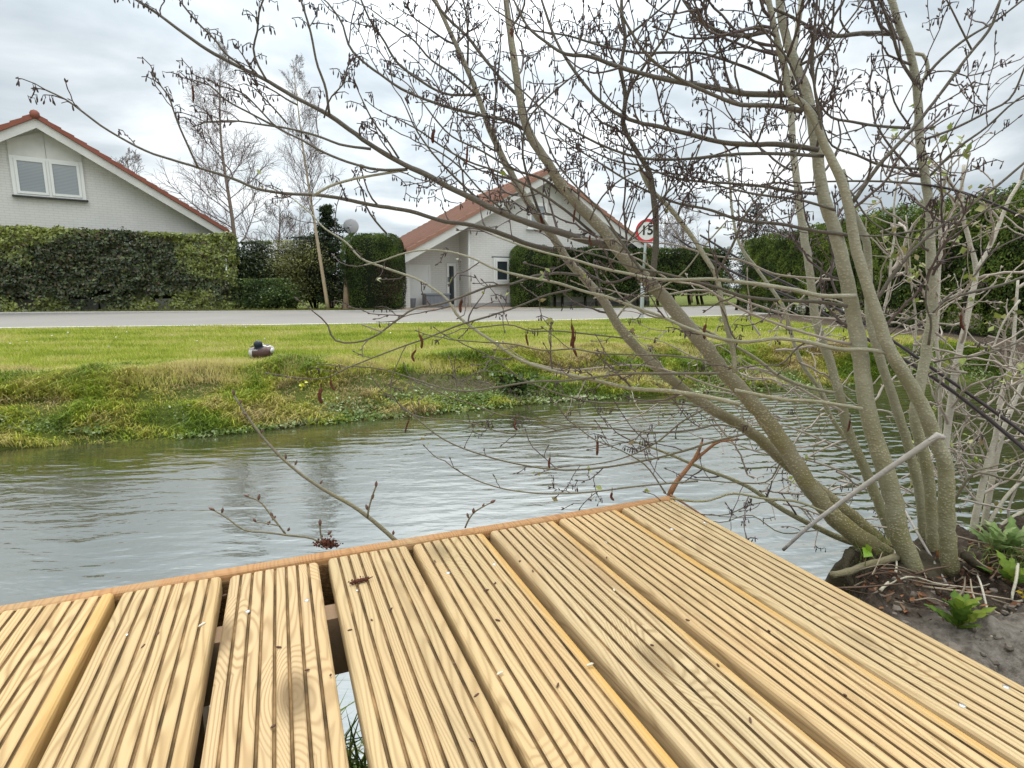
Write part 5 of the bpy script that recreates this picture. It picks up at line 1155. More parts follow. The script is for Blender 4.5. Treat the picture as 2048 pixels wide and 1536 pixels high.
 ([(1752,603),(1783,554),(1841,486),(1882,452),(1924,423),(1990,375),(2055,320)],1.12,1.05,12,6,'l'),
 ([(1882,602),(1934,587),(2012,567),(2060,548)],1.24,1.2,11,7,'l'),
 ([(1867,725),(1893,718),(1960,710),(2012,694),(2060,676)],1.25,1.2,8,4,'l'),
 ([(1700,468),(1742,472),(1817,464),(1908,446),(1986,418),(2060,395)],1.12,1.1,6,3,'l'),
 ([(1700,380),(1740,440),(1790,470),(1845,480)],1.14,1.1,5,3,'l'),
 ([(1857,690),(1862,640),(1852,610),(1856,560),(1882,490)],1.16,1.12,8,3,'l'),
 ([(1862,630),(1900,590),(1940,560),(1990,500),(2050,470)],1.2,1.15,6,3,'l'),
 ([(1905,1005),(1960,945),(2000,955),(2060,965)],1.16,1.1,10,6,'l'),
 ([(1890,930),(1950,940),(2010,925),(2060,900)],1.2,1.15,6,3,'l'),
 ([(1760,690),(1800,650),(1850,620),(1890,600)],1.3,1.25,5,3,'l'),
]
STY = {}
for b in BR:
    pts, d0, d1, w0, w1, sty = b; w0, w1 = w0 * 0.57 + 0.6, w1 * 0.6 + 0.8
    L, r = limb(alder, 'branch', MBARK if (sty in 'n' or (w0 >= 8 and sty not in 'scu')) else (MTWIGL if sty == 'p' else MLIMB), pts, d0, d1, w0, w1)
    LINES.append((L, r, sty))

# twigs, buds and catkins ------------------------------------------------------
twigs = []   # (length, MB-blocks) kept apart so that the longest can be parts of their own
catk = []
def unit(v): return v / (np.linalg.norm(v) + 1e-9)
class Blk:
    def __init__(s): s.m = MB()
def bud(m, p, d, L=0.011, r=0.0026):
    d = unit(d); m.tube([p, p + d * L * 0.25, p + d * L * 0.6, p + d * L], [r * 0.45, r * 0.9, r, r * 0.15], 5, cap=False)
def cluster(p, d, sc=1.0):
    sc = sc * 0.85
    """curved stalk carrying a few hanging young catkins"""
    m = MB(); d = unit(d + np.array([0, 0, 0.35])); L = (0.018 + 0.022 * rng.random()) * sc
    side = unit(np.array([d[0], d[1], 0]) + rng.normal(0, 0.4, 3) * [1, 1, 0])
    q = np.array([p, p + d * L * 0.5, p + d * L * 0.72 + side * L * 0.32, p + d * L * 0.6 + side * L * 0.72])
    m.tube(q, [0.0011, 0.001, 0.0009, 0.0008], 4, cap=False)
    n = rng.integers(2, 6)
    for k in range(n):
        b = q[1 + k % 3]; h = b + unit(rng.normal(0, 1, 3) * [1, 1, 0.2]) * 0.006 * sc + [0, 0, 0.001]; 
        drop = np.array([rng.normal(0, 0.25), rng.normal(0, 0.25), -1.0]); drop = unit(drop); l = (0.0055 + 0.005 * rng.random()) * sc; r = (0.00105 + 0.00045 * rng.random()) * sc
        e = h + drop * 0.005 * sc
        m.tube([b, h, e], [0.0007, 0.0007, 0.0007], 3, cap=False)
        m.tube([e, e + drop * l * 0.25, e + drop * l * 0.75, e + drop * l], [0.0006, r, r, 0.0005], 5, cap=False)
    return m
def twig(p, d, L, r, sty, lev=0):
    k = max(4, int(L / 0.018)); pts = [p]; dd = unit(d); nodes = []
    for i_ in range(k):
        dd = unit(dd + rng.normal(0, 0.20, 3) * [1, 0.7, 1] + np.array([0, 0, 0.10 if sty in 'csu' else 0.03]) + (np.array([0, 0, 0.05]) if lev else 0))
        pts.append(pts[-1] + dd * L / k); nodes.append(dd.copy())
    pts = np.array(pts); rr = np.linspace(r, max(r * 0.5, 0.0009), k + 1); rr = rr * (1 + 0.18 * (np.arange(k + 1) % 2))
    m = MB(); m.tube(pts, rr, 5 if lev == 0 else 4, cap=False)
    catp = {'c': 0.42, 's': 0.5, 'u': 0.24, 'b': 0.10, 'p': 0.08, 'l': 0.03, 'trunk': 0.2}.get(sty, 0.2)
    for i_ in range(1, k + 1):
        if rng.random() < 0.42: 
            sd = unit(np.cross(nodes[i_ - 1], rng.normal(0, 1, 3))); bud(m, pts[i_] + sd * rr[i_] * 0.6, nodes[i_ - 1] * 0.8 + sd * 0.7, 0.005 + 0.004 * rng.random(), 0.0012 + 0.0006 * rng.random())
        if rng.random() < catp * 0.55 * (0.4 + i_ / k):
            sd = unit(np.cross(nodes[i_ - 1], rng.normal(0, 1, 3))); catk.append(cluster(pts[i_], nodes[i_ - 1] * 0.5 + sd, 1.0 + 0.35 * rng.random()))
        if lev == 0 and i_ > 1 and rng.random() < 0.30 and L > 0.09:
            sd = unit(np.cross(nodes[i_ - 1], rng.normal(0, 1, 3) * [0.5, 1, 0.5])); twig(pts[i_], nodes[i_ - 1] * 0.8 + sd * 0.8, L * (0.22 + 0.25 * rng.random()), r * 0.6, sty, 1)
    bud(m, pts[-1], nodes[-1], 0.009, 0.0019)
    if rng.random() < catp: catk.append(cluster(pts[-1], nodes[-1], 1.25))
    if sty == 'l' or (sty in 'bp' and rng.random() < 0.25):
        leaves.append((pts[-1], nodes[-1]))
    twigs.append((L, m, sty))
leaves = []
DENS = {'c': 15, 's': 7.5, 'u': 14, 'b': 9, 'p': 9, 'l': 10, 'n': 2.0, 'trunk': 0}
TL = {'c': (0.07, 0.20), 's': (0.03, 0.10), 'u': (0.07, 0.22), 'b': (0.04, 0.16), 'p': (0.06, 0.2), 'l': (0.06, 0.18), 'n': (0.05, 0.15)}
for L, r, sty in LINES:
    if DENS[sty] == 0: continue
    s = np.concatenate([[0], np.cumsum(np.linalg.norm(np.diff(L, axis=0), axis=1))]); n = int(s[-1] * DENS[sty] + rng.random())
    for q in range(n):
        f = 0.08 + 0.9 * (q + rng.random()) / max(n, 1); x = f * (len(L) - 1); i_ = min(int(x), len(L) - 2); p = L[i_] + (L[i_ + 1] - L[i_]) * (x - i_)
        t_ = unit(L[i_ + 1] - L[i_]); sgn = 1 if rng.random() < (0.66 if sty in 'csu' else 0.5) else -1
        up = np.array([0, 0, 1.0]); side = unit(up - (up @ t_) * t_) * sgn; dep = np.array([0, rng.normal(0, 0.55), 0])
        lo, hi = TL[sty]; ln = (lo + (hi - lo) * rng.random() ** 1.5) * (1.1 - 0.45 * f)
        twig(p, t_ * 0.75 + side * (0.6 + 0.3 * rng.random()) + dep, ln, min(r[i_] * 0.5, 0.0018 + 0.0012 * rng.random()), sty)
    if sty != 'n':   # leading tip
        t_ = unit(L[-1] - L[-3]); twig(L[-1], t_, 0.018 if sty == 's' else 0.08, max(0.0012, r[-1] * 0.8), sty)
        if sty == 's':
            for q in range(3): catk.append(cluster(L[-1 - q * 2], t_ + rng.normal(0, 0.4, 3), 1.35))
# fine shoots from the upper trunks
for k in (0, 1, 2, 3, 4, 6):
    L, r, _ = LINES[k]
    for q in range(9 if k < 5 else 6):
        f = 0.45 + 0.54 * rng.random(); i_ = int(f * (len(L) - 2)); t_ = unit(L[i_ + 1] - L[i_]); sd = unit(np.cross(t_, rng.normal(0, 1, 3) * [0.3, 1, 0.3]))
        twig(L[i_] + sd * r[i_] * 0.7, t_ * 0.6 + sd * 0.9, 0.08 + 0.18 * rng.random(), 0.0026, 'u' if k < 3 else 'c')
def gather(lst, name, mat, parent, kmax, many):
    for m in lst[:kmax]: rel(parent, m).build(name, mat, parent)
    if lst[kmax:]:
        M = MB()
        for m in lst[kmax:]:
            for v_, f_, c_, q_ in zip(m.v, m.f, m.c, m.m): M.v.append(v_); M.c.append(c_); 
            off = M.n; M.n += m.n
            for f_, q_ in zip(m.f, m.m): M.f.append(f_ + off); M.m.append(q_)
        o = rel(parent, M).build(many, mat, parent); o['kind'] = 'stuff'; return o
twigs.sort(key=lambda q: -q[0])
dark = [q[1] for q in twigs if q[2] not in 'pl']; pale = [q[1] for q in twigs if q[2] in 'pl']
gather(dark, 'twig', MTWIG, alder, 70, 'fine_twigs'); gather(pale, 'twig', MTWIGL, alder, 30, 'fine_pale_twigs')
gather(catk, 'catkin_cluster', MCATK, alder, 100, 'small_catkins')
# long old red-brown catkins
def old_catkin(u, v, len_px, Y, w=8):
    w = w * 0.72; len_px = len_px * 0.9
    p = at(u, v, Y); e = at(u + rng.normal(0, 3), v + len_px, Y); q = smooth_line([p, (p + e) / 2 + rng.normal(0, 0.004, 3), e + [rng.normal(0, 0.004), 0, 0]], 12)
    r = w / 2 / FPX * Y * np.array([0.3, 0.8, 1, 0.85, 1, 0.9, 1, 0.85, 1, 0.9, 0.8, 0.3]); m = MB(); m.tube([p + [0, 0, 0.012], p], [0.0008, 0.0008], 4); m.tube(q, r, 8); return m
for u, v, l, Y, w in [(838,668,32,1.2,8),(832,700,26,1.2,7),(643,775,36,1.2,11),(662,758,26,1.2,6),(1143,648,50,1.28,9),(1151,672,46,1.28,8),(1052,668,26,1.3,6),(924,600,28,1.3,9),(1195,880,34,1.3,8),(1412,648,34,1.2,9),(818,840,28,1.35,5),(1032,840,22,1.3,6),(384,170,38,1.22,6),(869,258,32,1.3,9),(935,295,38,1.3,6),(986,340,30,1.35,5),(1024,55,44,1.4,14),(1080,430,40,1.38,8),(1150,418,30,1.3,6),(1700,840,26,1.2,6),(1922,628,36,1.2,7),(1224,985,18,1.25,8),(1100,915,24,1.28,7),(1180,470,26,1.3,6)]:
    rel(alder, old_catkin(u, v, l, Y, w)).build('old_catkin', MRED, alder)
# unfolding leaves at the twig ends
P = []; 
for p, d in leaves:
    for k in range(rng.integers(0, 3)): P.append(p + rng.normal(0, 0.006, 3))
P = np.array(P); n = len(P); m = MB(); m.add(*leafcloud(P, 0.011 + 0.010 * rng.random(n), pal(rng.random(n), [(0.12, 0.15, 0.03), (0.26, 0.30, 0.05), (0.34, 0.36, 0.12), (0.26, 0.18, 0.10)]), 0.5, 0.7))
lf = rel(alder, m).build('young_leaves', MLEAF, alder); lf['kind'] = 'stuff'
# dark root base: a low irregular bole the stems rise from
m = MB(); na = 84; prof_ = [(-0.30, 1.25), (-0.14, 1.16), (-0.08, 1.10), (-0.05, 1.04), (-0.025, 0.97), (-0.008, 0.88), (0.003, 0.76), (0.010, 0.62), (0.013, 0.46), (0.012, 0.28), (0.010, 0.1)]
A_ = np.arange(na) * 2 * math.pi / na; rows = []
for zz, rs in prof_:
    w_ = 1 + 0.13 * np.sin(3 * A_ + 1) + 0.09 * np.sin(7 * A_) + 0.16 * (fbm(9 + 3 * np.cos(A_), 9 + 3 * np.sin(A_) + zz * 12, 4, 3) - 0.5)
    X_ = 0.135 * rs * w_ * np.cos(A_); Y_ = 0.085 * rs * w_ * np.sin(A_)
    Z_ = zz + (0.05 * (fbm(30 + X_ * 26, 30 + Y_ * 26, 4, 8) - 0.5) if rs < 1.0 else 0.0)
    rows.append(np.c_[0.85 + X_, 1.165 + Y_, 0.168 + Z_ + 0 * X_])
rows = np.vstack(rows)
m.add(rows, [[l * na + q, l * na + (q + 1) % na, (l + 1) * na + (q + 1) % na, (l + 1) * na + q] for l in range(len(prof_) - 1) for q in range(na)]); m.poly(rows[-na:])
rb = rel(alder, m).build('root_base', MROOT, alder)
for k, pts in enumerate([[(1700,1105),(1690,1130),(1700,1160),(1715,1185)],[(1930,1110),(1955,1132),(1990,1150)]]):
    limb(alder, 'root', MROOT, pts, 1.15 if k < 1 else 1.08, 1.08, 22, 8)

# ------------------------------------------------------------------ pale shrub at the right edge
shr = empty('alder_shrub', (1.18, 1.40, 0.12)); tag(shr, 'thin pale-stemmed young alder shrub at the right edge, behind the big alder', 'shrub')
PS = [
 ([(1912,1095),(1898,1000),(1892,894),(1902,809),(1908,757),(1921,691),(1934,639),(1943,596),(1953,540),(1940,487),(1926,432),(1923,384),(1928,330)],1.36,1.5,30,10),
 ([(1953,542),(1974,504),(1994,459),(2018,401),(2038,367),(2060,330)],1.42,1.45,16,9),
 ([(1945,1090),(1950,1040),(1958,1004),(1975,930),(1992,870),(2000,812),(2012,760),(2022,730),(2030,640),(2036,560)],1.38,1.5,26,7),
 ([(1962,1090),(1975,1010),(1993,916),(2009,854),(2029,802),(2050,750),(2065,700)],1.42,1.5,22,12),
 ([(1968,1098),(1980,1044),(2013,993),(2060,945)],1.36,1.4,14,10),
 ([(1972,1090),(1998,1055),(2060,1015)],1.36,1.4,15,11),
 ([(1880,1070),(1880,950),(1880,860),(1880,790),(1879,738),(1873,686),(1875,634),(1878,556),(1881,504),(1880,447),(1885,400),(1890,340)],1.42,1.5,15,9),
 ([(1762,640),(1778,577),(1783,512),(1790,465),(1788,410),(1795,360),(1800,300)],1.5,1.5,10,4),
 ([(1820,760),(1832,640),(1822,560),(1818,500),(1812,430)],1.5,1.5,8,4),
 ([(2020,740),(1990,700),(1960,690),(1925,650)],1.46,1.45,8,4),([(2040,600),(2010,640),(1985,700),(1970,745)],1.45,1.45,8,4),([(1985,910),(2010,870),(2040,840),(2062,800)],1.42,1.4,7,4),([(1905,790),(1940,830),(1990,840),(2030,790)],1.42,1.4,6,4),
]
twigs = []; catk = []; leaves = []; SL = []
for k, T in enumerate(PS):
    T = (T[0], T[1], T[2], T[3] * 0.58, T[4] * 0.6); L, r = limb(shr, 'stem', MPALE, *T, knots=0.05); SL.append((L, r))
for L, r in SL:
    s = np.linalg.norm(np.diff(L, axis=0), axis=1).sum()
    for q in range(int(s * 11)):
        f = 0.15 + 0.84 * rng.random(); i_ = min(int(f * (len(L) - 1)), len(L) - 2); t_ = unit(L[i_ + 1] - L[i_]); sd = unit(np.cross(t_, rng.normal(0, 1, 3) * [0.4, 1, 0.4]))
        twig(L[i_], t_ * 0.6 + sd * 0.8, 0.06 + 0.2 * rng.random(), 0.0024 + 0.0014 * rng.random(), 'l')
# criss-crossing fine pale twigs low between the stems
for q in range(60):
    p = at(1480 + 560 * rng.random(), 640 + 380 * rng.random(), 1.3 + 0.35 * rng.random()); twig(p, np.array([rng.choice([-1, 1]) * (0.6 + rng.random()), rng.normal(0, 0.4), rng.normal(0.25, 0.5)]), 0.10 + 0.2 * rng.random(), 0.0028, 'p')
twigs.sort(key=lambda q: -q[0]); gather([q[1] for q in twigs], 'twig', MTWIGL, shr, 60, 'fine_twigs')
if catk: gather(catk, 'catkin_cluster', MCATK, shr, 30, 'small_catkins')
P = np.vstack([p + rng.normal(0, 0.008, (2, 3)) for p, d in leaves[::2]]); n = len(P); m = MB()
m.add(*leafcloud(P, 0.013 + 0.014 * rng.random(n), pal(rng.random(n), [(0.10, 0.13, 0.03), (0.24, 0.30, 0.05), (0.36, 0.40, 0.10), (0.28, 0.20, 0.12)]), 0.5, 0.75)); lf = rel(shr, m).build('young_leaves', MLEAF, shr); lf['kind'] = 'stuff'

# dark wet stems slanting in from the right
for lab, T in [('lower of two long dark stems slanting down to the right edge behind the alder', ([(1345,470),(1420,520),(1500,560),(1615,610),(1739,681),(1863,753),(1977,838),(2090,935)],1.75,1.25,4,9)),
               ('upper of two long dark stems slanting down to the right edge behind the alder', ([(1400,470),(1500,530),(1640,600),(1784,681),(1869,740),(1954,799),(2045,864),(2100,905)],1.75,1.25,4,8)),
               ('short dark stem crossing the tall hedge at the right edge', ([(1760,362),(1868,372),(1912,381),(1981,405),(2048,436),(2100,465)],1.25,1.15,4,6))]:
    L, r = trace(*T); m = MB(); m.tube(L, r, 8); o = m.build('leaning_stem', MDARKST); tag(o, lab, 'stem', 'dark leaning stems')

# ------------------------------------------------------------------ shoots by the deck
def shoot(label, lines, d, buds):
    P0 = at(*lines[0][0][0], d[0]); o = empty('alder_shoot', tuple(P0)); tag(o, label, 'shoot')
    for (pts, w0, w1, dd) in lines:
        L, r = trace(pts, dd[0], dd[1], w0, w1); m = MB(); m.tube(L, r * (1 + 0.06 * rng.normal(0, 1, len(r))), 8); rel(o, m).build('stem', MLIMB, o)
    for (u, v, Y, du, dv, s) in buds:
        p = at(u, v, Y); e = at(u + du, v + dv, Y); m = MB(); bud(m, p, e - p, 0.013 * s, 0.0032 * s); bud(m, p, e - p + rng.normal(0, 0.004, 3), 0.009 * s, 0.0022 * s); rel(o, m).build('bud', MBUD, o)
    return o
shoot('long bare shoot rising to the left over the water from behind the deck edge', [([(800,1090),(781,1072),(712,1016),(644,977),(595,943),(561,913),(522,870),(493,830),(468,791)],10,4,(1.13,1.28)),([(735,1035),(737,1020),(742,1001),(752,972)],4,3,(1.13,1.13))], (1.13, 1.2),
      [(468,791,1.28,-3,-20,1.1),(480,808,1.27,8,-18,0.8),(493,830,1.26,-12,-8,0.7),(522,866,1.25,8,-14,0.9),(572,918,1.2,-2,-16,0.9),(590,930,1.19,6,-14,0.9),(640,968,1.18,8,-12,0.8),(735,1020,1.13,-4,-14,1),(744,998,1.13,4,-14,1),(752,974,1.13,1,-16,1),(786,1070,1.12,2,-18,0.8)])
shoot('forked reddish shoot with swelling buds at the deck edge, left of the long shoot', [([(655,1098),(639,1084),(571,1070),(532,1065),(488,1060),(454,1036),(429,1021)],5,3,(1.05,1.08)),([(571,1068),(542,1031),(517,1001),(498,994)],4,3,(1.07,1.09)),([(560,1052),(530,1046),(510,1044)],3,2,(1.07,1.08)),([(648,1092),(641,1066),(640,1050)],4,3,(1.05,1.05))], (1.05, 1.1),
      [(429,1021,1.08,-8,-4,1),(444,1026,1.08,2,-14,0.9),(498,994,1.09,-8,-4,0.9),(517,1000,1.09,2,-14,1),(545,1036,1.08,-4,-14,1),(545,1040,1.08,8,-10,0.9),(512,1044,1.08,-6,-8,0.8),(536,1050,1.08,4,-8,0.8),(640,1052,1.05,0,-16,1.1),(656,1070,1.05,8,-10,0.9),(575,1062,1.07,6,-10,0.7)])
shoot('short budded shoot poking up behind the middle of the deck edge', [([(930,1056),(937,1040),(947,1026),(965,1014),(981,1006)],4,2.5,(1.14,1.15))], (1.14, 1.15), [(937,1036,1.14,-4,-14,0.9),(946,1026,1.14,2,-14,0.9),(981,1006,1.15,10,-6,1),(965,1014,1.15,4,-8,0.7)])
o = shoot('stout orange-brown twig standing at the far corner of the deck', [([(1338,992),(1350,968),(1368,945),(1384,925),(1396,905),(1404,884)],12,6,(1.29,1.3)),([(1386,922),(1408,905),(1436,884),(1470,880)],8,4,(1.3,1.28)),([(1340,990),(1370,1008),(1419,1040)],5,3,(1.28,1.24))], (1.29, 1.3), [(1404,884,1.3,2,-10,0.8),(1470,880,1.28,10,-2,0.9)])
for c_ in o.children: 
    if c_.name.startswith('stem'): c_.data.materials[0] = simple('orange_brown_bark', (0.27, 0.13, 0.06), 0.7, 0.35, 40) if 'MOB' not in globals() else MOB; MOB = c_.data.materials[0]

# ------------------------------------------------------------------ little things on the deck
def lumpy(name, label, cat, u, v, pts, rads, mat, dz=0.004):
    c = on_deck(u, v); o = empty(name, tuple(c)); tag(o, label, cat)
def fallen_catkin(u, v, L, ang, w, label):
    c = on_deck(u, v, w); d = np.array([math.cos(ang), math.sin(ang), 0]); s_ = np.array([-d[1], d[0], 0]); q = smooth_line([c - d * L / 2, c + s_ * L * 0.06, c + d * L / 2], 16)
    m = MB(); m.tube(q, w * (0.55 + 0.35 * rng.random(16)) * np.sin(np.linspace(0.35, math.pi - 0.35, 16)) ** 0.4, 8, cap=True); m.tube([q[-1], q[-1] + d * 0.008 + [0, 0, 0.002]], [0.0012, 0.0008], 5)
    P = q[rng.integers(1, 15, 90)] + rng.normal(0, w * 0.5, (90, 3)); P[:, 2] = np.maximum(P[:, 2], DZ + 0.0005); m.add(*leafcloud(P, 0.003 + 0.002 * rng.random(90), np.full((90, 3), 0.2), 0.2, 0.7))
    tag(m.build('fallen_catkin', MRED), label, 'catkin')
fallen_catkin(718, 1162, 0.030, 0.5, 0.0042, 'dark red fallen catkin lying on the deck near the outer edge')
c = at(655, 1086, 1.03)
m = MB(); P = c + rng.normal(0, 1, (260, 3)) * [0.010, 0.004, 0.0045]; m.add(*leafcloud(P, 0.0045 + 0.003 * rng.random(260), np.full((260, 3), 0.2), 0.2, 0.7)); m.tube(smooth_line([c + [-0.012, 0, 0.004], c, c + [0.014, 0, -0.004]], 8), [0.002, 0.005, 0.0055, 0.005, 0.0055, 0.005, 0.004, 0.002], 7)
tag(m.build('fallen_catkin', MRED), 'clump of red-brown old catkins caught on the deck edge beside the forked shoot', 'catkin')
MSEED = simple('seed_scale', (0.10, 0.05, 0.03), 0.8, 0.4, 200); MCHIP = simple('pale_chip', (0.62, 0.55, 0.42), 0.8, 0.2, 100)
for u, v in [(870,1122),(974,1180),(990,1166),(1066,1142),(776,1218),(906,1328),(1000,1240),(957,1390),(1110,1370),(560,1294),(616,1340),(656,1350),(543,1452),(744,1240),(1036,1122),(1540,1262),(1372,1240),(1690,1390),(1300,1290),(448,1190),(320,1266),(286,1292),(700,1260),(1210,1115),(1440,1330),(940,1480),(1500,1440)]:
    c = on_deck(u + 3 * rng.normal(), v, 0.001); a = rng.random() * 6.28; d = np.array([math.cos(a), math.sin(a), 0]); L_ = 0.002 + 0.003 * rng.random(); m = MB()
    m.tube([c - d * L_, c - d * L_ * 0.4, c + d * L_ * 0.5, c + d * L_], np.array([0.3, 1, 0.9, 0.2]) * 0.0014, 6); tag(m.build('seed', MSEED), 'tiny dark brown alder seed lying on the deck boards', 'seed', 'dark alder seeds on the deck')
for u, v, L_ in [(404,1249,0.006),(1180,1329,0.0055),(1000,1346,0.005),(1228,1180,0.003)]:
    c = on_deck(u, v, 0.0015); a = rng.random() * 6.28; d = np.array([math.cos(a), math.sin(a), 0]); m = MB(); m.tube(smooth_line([c - d * L_, c, c + d * L_], 6), np.array([0.3, 0.9, 1, 0.8, 0.9, 0.2]) * 0.0018, 6)
    tag(m.build('wood_chip', MCHIP), 'small pale wood chip lying on the deck boards', 'wood chip', 'pale chips on the deck')

# ------------------------------------------------------------------ soil, sticks and weeds by the alder
def gz(x, y): return float(terrain(np.array([x]), np.array([y]))[0][0])
def gpt(u, v, dz=0.0):
    z = 0.15
    for _ in range(6): p = gp(u, v, z); z = gz(p[0], p[1]) + dz
    p[2] = z; return p
STK = [('thick grey-brown root lying from the alder base to the deck edge', 'root', MLIMB, [(1664,1150,0.03),(1700,1143,0.03),(1728,1132,0.03),(1765,1122,0.03),(1800,1112,0.03)], 16, 18),
       ('long thin stick slanting across the front of the alder base', 'stick', MCUT, [(1640,1020,0.09),(1700,1045,0.07),(1768,1062,0.05),(1838,1105,0.03),(1905,1150,0.01)], 9, 6),
       ('forked pale stick bent upright between alder base and deck', 'stick', MPALE, [(1760,1190,0.01),(1790,1160,0.02),(1803,1130,0.05),(1830,1108,0.06)], 7, 4),
       ('thin pale stick lying across the brown leaf litter', 'stick', MPALE, [(1745,1188,0.01),(1800,1188,0.012),(1880,1178,0.01),(1960,1172,0.01),(2010,1160,0.01)], 4, 3),
       ('pale stick standing at a slant right of the green rosette', 'stick', MPALE, [(1987,1250,0.0),(1970,1220,0.01),(1962,1200,0.02),(1950,1178,0.03)], 5, 4),
       ('pale crooked stick at the right edge near the yellow flower', 'stick', MPALE, [(2030,1165,0.03),(2028,1185,0.02),(2026,1190,0.01),(2050,1205,0.005)], 7, 5)]
for lab, nm, mt, pts, w0, w1 in STK:
    Q = np.array([at(u, v, 1.045 + 0.085 * k_ / 4) for k_, (u, v, dz) in enumerate(pts)]) if nm == 'root' else np.array([gpt(u, v + 0, 0.0) + [0, 0, max(dz, 0.004)] for u, v, dz in pts]); L = smooth_line(Q, 14); r = np.linspace(w0, w1, 14) / 2 / FPX * 1.0
    m = MB(); m.tube(L, r * (1 + 0.08 * rng.normal(0, 1, 14)), 8); tag(m.build('dead_root' if nm == 'root' else 'dead_stick', mt), lab, nm)
L, r = trace([(1566,1100),(1619,1052),(1663,1019),(1765,946),(1830,902),(1866,878),(1876,871)], 1.16, 1.02, 7, 13); m = MB(); m.tube(L, r, 9); m.tube([L[-2], L[-1], L[-1] + [0.012, 0, -0.004]], [r[-1], r[-1] * 1.2, r[-1] * 0.7], 8)
tag(m.build('cut_branch', MCUT), 'bare grey cut branch leaning across the alder stems above the deck', 'branch')
# leaf litter and twig litter
N = 6500
xx = 0.42 + 1.1 * rng.random(N); yy = 0.62 + 0.85 * rng.random(N); z, fd, nd_, so = terrain(xx, yy)
dens = np.exp(-((yy - 1.06 - 0.08 * (xx - 0.7)) / 0.085) ** 2); ok = (so > 0.5) & (nd_ > 0.02) & (rng.random(N) < dens + 0.015); xx, yy, z = xx[ok], yy[ok], z[ok]; n = len(xx)
col = pal(rng.random(n), [(0.03, 0.018, 0.012), (0.07, 0.035, 0.022), (0.14, 0.065, 0.035), (0.20, 0.13, 0.08), (0.28, 0.11, 0.045)])
m = MB(); m.add(*leafcloud(np.c_[xx, yy, z + 0.004 + 0.006 * rng.random(n)], 0.008 + 0.015 * rng.random(n), col, 1.2, 0.5)); tag(m.build('leaf_litter', MDRY), 'brown and rust dead leaves on the soil around the alder base', 'leaf litter', kind='stuff')
m = MB()
for q in range(620):
    x, y = 0.45 + 1.0 * rng.random(), 0.75 + 0.62 * rng.random(); s_ = terrain(np.array([x]), np.array([y])); 
    if s_[3][0] < 0.6 or s_[2][0] < 0.06 or (rng.random() > math.exp(-((y - 1.07) / 0.11) ** 2)): continue
    L_ = 0.03 + 0.13 * rng.random() ** 1.6; a = rng.normal(0.1, 0.8); d = np.array([math.cos(a), math.sin(a), rng.normal(0, 0.12)]); p = np.array([x, y, float(s_[0][0]) + 0.006 + 0.012 * rng.random()])
    g = 0.6 + 0.8 * rng.random(); c_ = np.array([0.30, 0.24, 0.17]) * g if rng.random() < 0.6 else np.array([0.13, 0.085, 0.06]) * g
    qn = smooth_line([p - d * L_ / 2, p + rng.normal(0, 0.006, 3), p + d * L_ / 2], 6); m.tube(qn, np.linspace(0.0018, 0.0009, 6) * (0.7 + 0.8 * rng.random()), 5, c_)
tag(m.build('twig_litter', MDRY), 'pale and brown broken twigs strewn over the soil by the alder', 'twigs', kind='stuff')
m = MB(); r2 = np.random.default_rng(9)
for q in range(1100):
    x, y = 0.5 + 0.75 * r2.random(), 0.5 + 0.6 * r2.random(); s_ = terrain(np.array([x]), np.array([y]))
    if s_[3][0] < 0.6: continue
    R_ = 0.0015 + 0.008 * r2.random() ** 3; a = np.arange(6) * math.pi / 3; ring = []
    for h_, k_ in ((-0.4, 0.8), (0.2, 1.0), (0.65, 0.62)):
        for a_ in a: ring.append((x + R_ * k_ * math.cos(a_) * (0.75 + 0.5 * r2.random()), y + R_ * k_ * math.sin(a_) * (0.75 + 0.5 * r2.random()), float(s_[0][0]) + R_ * h_ * (0.7 + 0.5 * r2.random())))
    m.add(ring, [[l * 6 + i_, l * 6 + (i_ + 1) % 6, (l + 1) * 6 + (i_ + 1) % 6, (l + 1) * 6 + i_] for l in range(2) for i_ in range(6)], np.array([0.21, 0.175, 0.14]) * (0.5 + 0.7 * r2.random())); m.poly(ring[-6:], np.array([0.17, 0.145, 0.12]))
tag(m.build('soil_crumbs', MDRY, smooth=False), 'grey crumbs of soil beside the deck', 'soil', kind='stuff')

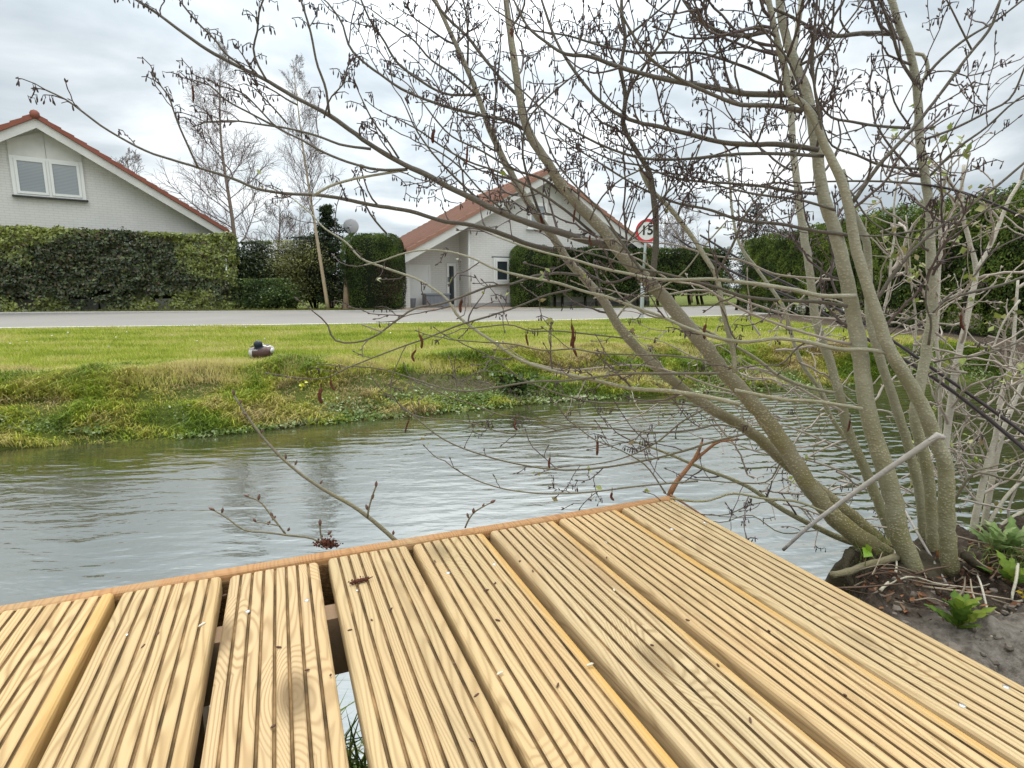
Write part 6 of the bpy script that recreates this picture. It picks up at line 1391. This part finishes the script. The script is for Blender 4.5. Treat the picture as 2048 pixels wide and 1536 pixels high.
def weed(label, u, v, n, L, W, cols, seed, rise=0.8, lobes=True, cat='weed', Yoff=0):
    r2 = np.random.default_rng(seed); b = gpt(u, v); o = empty('weed', tuple(b)); tag(o, label, cat)
    for k in range(n):
        a = k * 2.4 + r2.normal(0, 0.25); el = rise * (0.55 + 0.9 * (k / n)); l = L * (0.75 + 0.5 * r2.random()); w = W * (0.8 + 0.4 * r2.random()); ns = 13; t_ = np.linspace(0, 1, ns)
        dh = np.array([math.cos(a), math.sin(a), 0]); sd = np.array([-math.sin(a), math.cos(a), 0]); ang = el * (1.15 - 0.9 * t_ ** 1.5); st = np.c_[np.cos(ang)[:, None] * dh, np.sin(ang)][:, [0, 1, 2, 3]] if False else np.cos(ang)[:, None] * dh + np.sin(ang)[:, None] * np.array([0, 0, 1.0])
        c_ = np.cumsum(st, 0) * l / ns; hw = w / 2 * np.sin(np.clip(t_ * 1.02, 0.03, 1) ** 0.9 * math.pi) ** 0.8 + 0.0012
        if lobes: hw = hw * (1 + 0.38 * np.sin(t_ * 26 + k)) 
        up = np.cross(st, sd); fold = hw * 0.45
        V = np.vstack([c_ - sd * hw[:, None] - up * -fold[:, None] * 0, c_ - up * fold[:, None], c_ + sd * hw[:, None]]); V[:ns] += 0; 
        m = MB(); f = [[i_, i_ + 1, ns + i_ + 1, ns + i_] for i_ in range(ns - 1)] + [[ns + i_, ns + i_ + 1, 2 * ns + i_ + 1, 2 * ns + i_] for i_ in range(ns - 1)]
        base = pal(np.array([r2.random()]), cols)[0]; cc = np.repeat(base[None], 3 * ns, 0); cc[ns:2 * ns] = base * 1.25
        m.add(V, f, cc); m.build('leaf', MGRASS, o)
    return o
GC = [(0.06, 0.11, 0.015), (0.10, 0.17, 0.02), (0.19, 0.24, 0.03)]
weed('bright green lobed rosette weed growing in the grey soil beside the deck', 1915, 1258, 13, 0.062, 0.017, GC, 1, 1.15)
weed('small green weed at the right edge behind the crooked stick', 2015, 1185, 8, 0.06, 0.018, GC, 2, 1.0)
weed('pale green leafy weed on the bank at the far right behind the shrub stems', 2020, 1112, 14, 0.085, 0.016, [(0.12, 0.19, 0.05), (0.24, 0.30, 0.12), (0.36, 0.40, 0.22)], 3, 1.0)
weed('pale green leafy weed beside the shrub stems, left of the far right one', 1990, 1105, 10, 0.07, 0.015, [(0.12, 0.19, 0.05), (0.24, 0.30, 0.12)], 4, 1.0)
b = at(1733, 1105, 1.08); m = MB(); m.add(*leafcloud(np.array([b, b + [0.004, 0.002, 0.008]]), np.array([0.034, 0.02]), np.array([(0.17, 0.30, 0.02), (0.2, 0.3, 0.03)]), 0.3, 0.7)); m.tube([b + [0, 0, -0.05], b], [0.001, 0.001], 4, (0.12, 0.16, 0.03)); tag(m.build('seedling', MLEAF), 'single bright green leaf sprouting at the left of the alder base', 'seedling')
# grass tufts at the soil edge
def tuft(label, u, v, n, h, cols, spread=0.035):
    b = gpt(u, v)
    bx = rng.normal(0, spread, n); by = rng.normal(0, spread * 0.7, n); z = terrain(b[0] + bx, b[1] + by)[0] - b[2]
    v_, q, tr, cc = blades(bx, by, np.minimum(z, 0.02) - 0.005, h * (0.5 + 0.7 * rng.random(n)), np.full(n, 0.0026), 0.4 + 0.9 * rng.random(n), rng.random(n) * 6.283, pal(rng.random(n), cols)); m = MB(); m.add(v_, q, cc); m.f.append(tr + 0); m.m.append(np.zeros(len(tr), np.int32)); o = m.build('grass_tuft', MGRASS); o.location = tuple(b); tag(o, label, 'grass tuft', kind='stuff')
tuft('dark green grass tuft between the deck edge and the pale root', 1716, 1168, 130, 0.055, [(0.05, 0.09, 0.015), (0.12, 0.17, 0.03), (0.2, 0.22, 0.08)])
tuft('grass tuft at the right edge below the leafy weeds', 2030, 1130, 120, 0.05, [(0.08, 0.13, 0.02), (0.17, 0.22, 0.05), (0.26, 0.27, 0.10)])
b = gpt(2044, 1196); m = MB(); m.add(*leafcloud(b + rng.normal(0, 0.004, (7, 3)) + [0, 0, 0.012], np.full(7, 0.012), np.tile([[0.65, 0.48, 0.02]], (7, 1)), 1.0, 0.7)); m.tube([b + [0, 0, -0.01], b + [0, 0, 0.012]], [0.001, 0.001], 4, (0.1, 0.15, 0.03)); tag(m.build('yellow_flower', MLEAF), 'small yellow flower on the soil at the right edge', 'flower')
b = gp(604, 746, 0.0); b[2] = gz(b[0], b[1]) + 0.05; m = MB(); m.add(*leafcloud(b + rng.normal(0, 0.02, (14, 3)), np.full(14, 0.035), np.tile([[0.50, 0.50, 0.03]], (14, 1)), 0.8, 0.8)); m.tube([b + [0, 0, -0.08], b], [0.003, 0.003], 4, (0.1, 0.15, 0.03)); tag(m.build('yellow_flower', MLEAF), 'small yellow-green plant on the far bank to the right of the duck', 'flower')
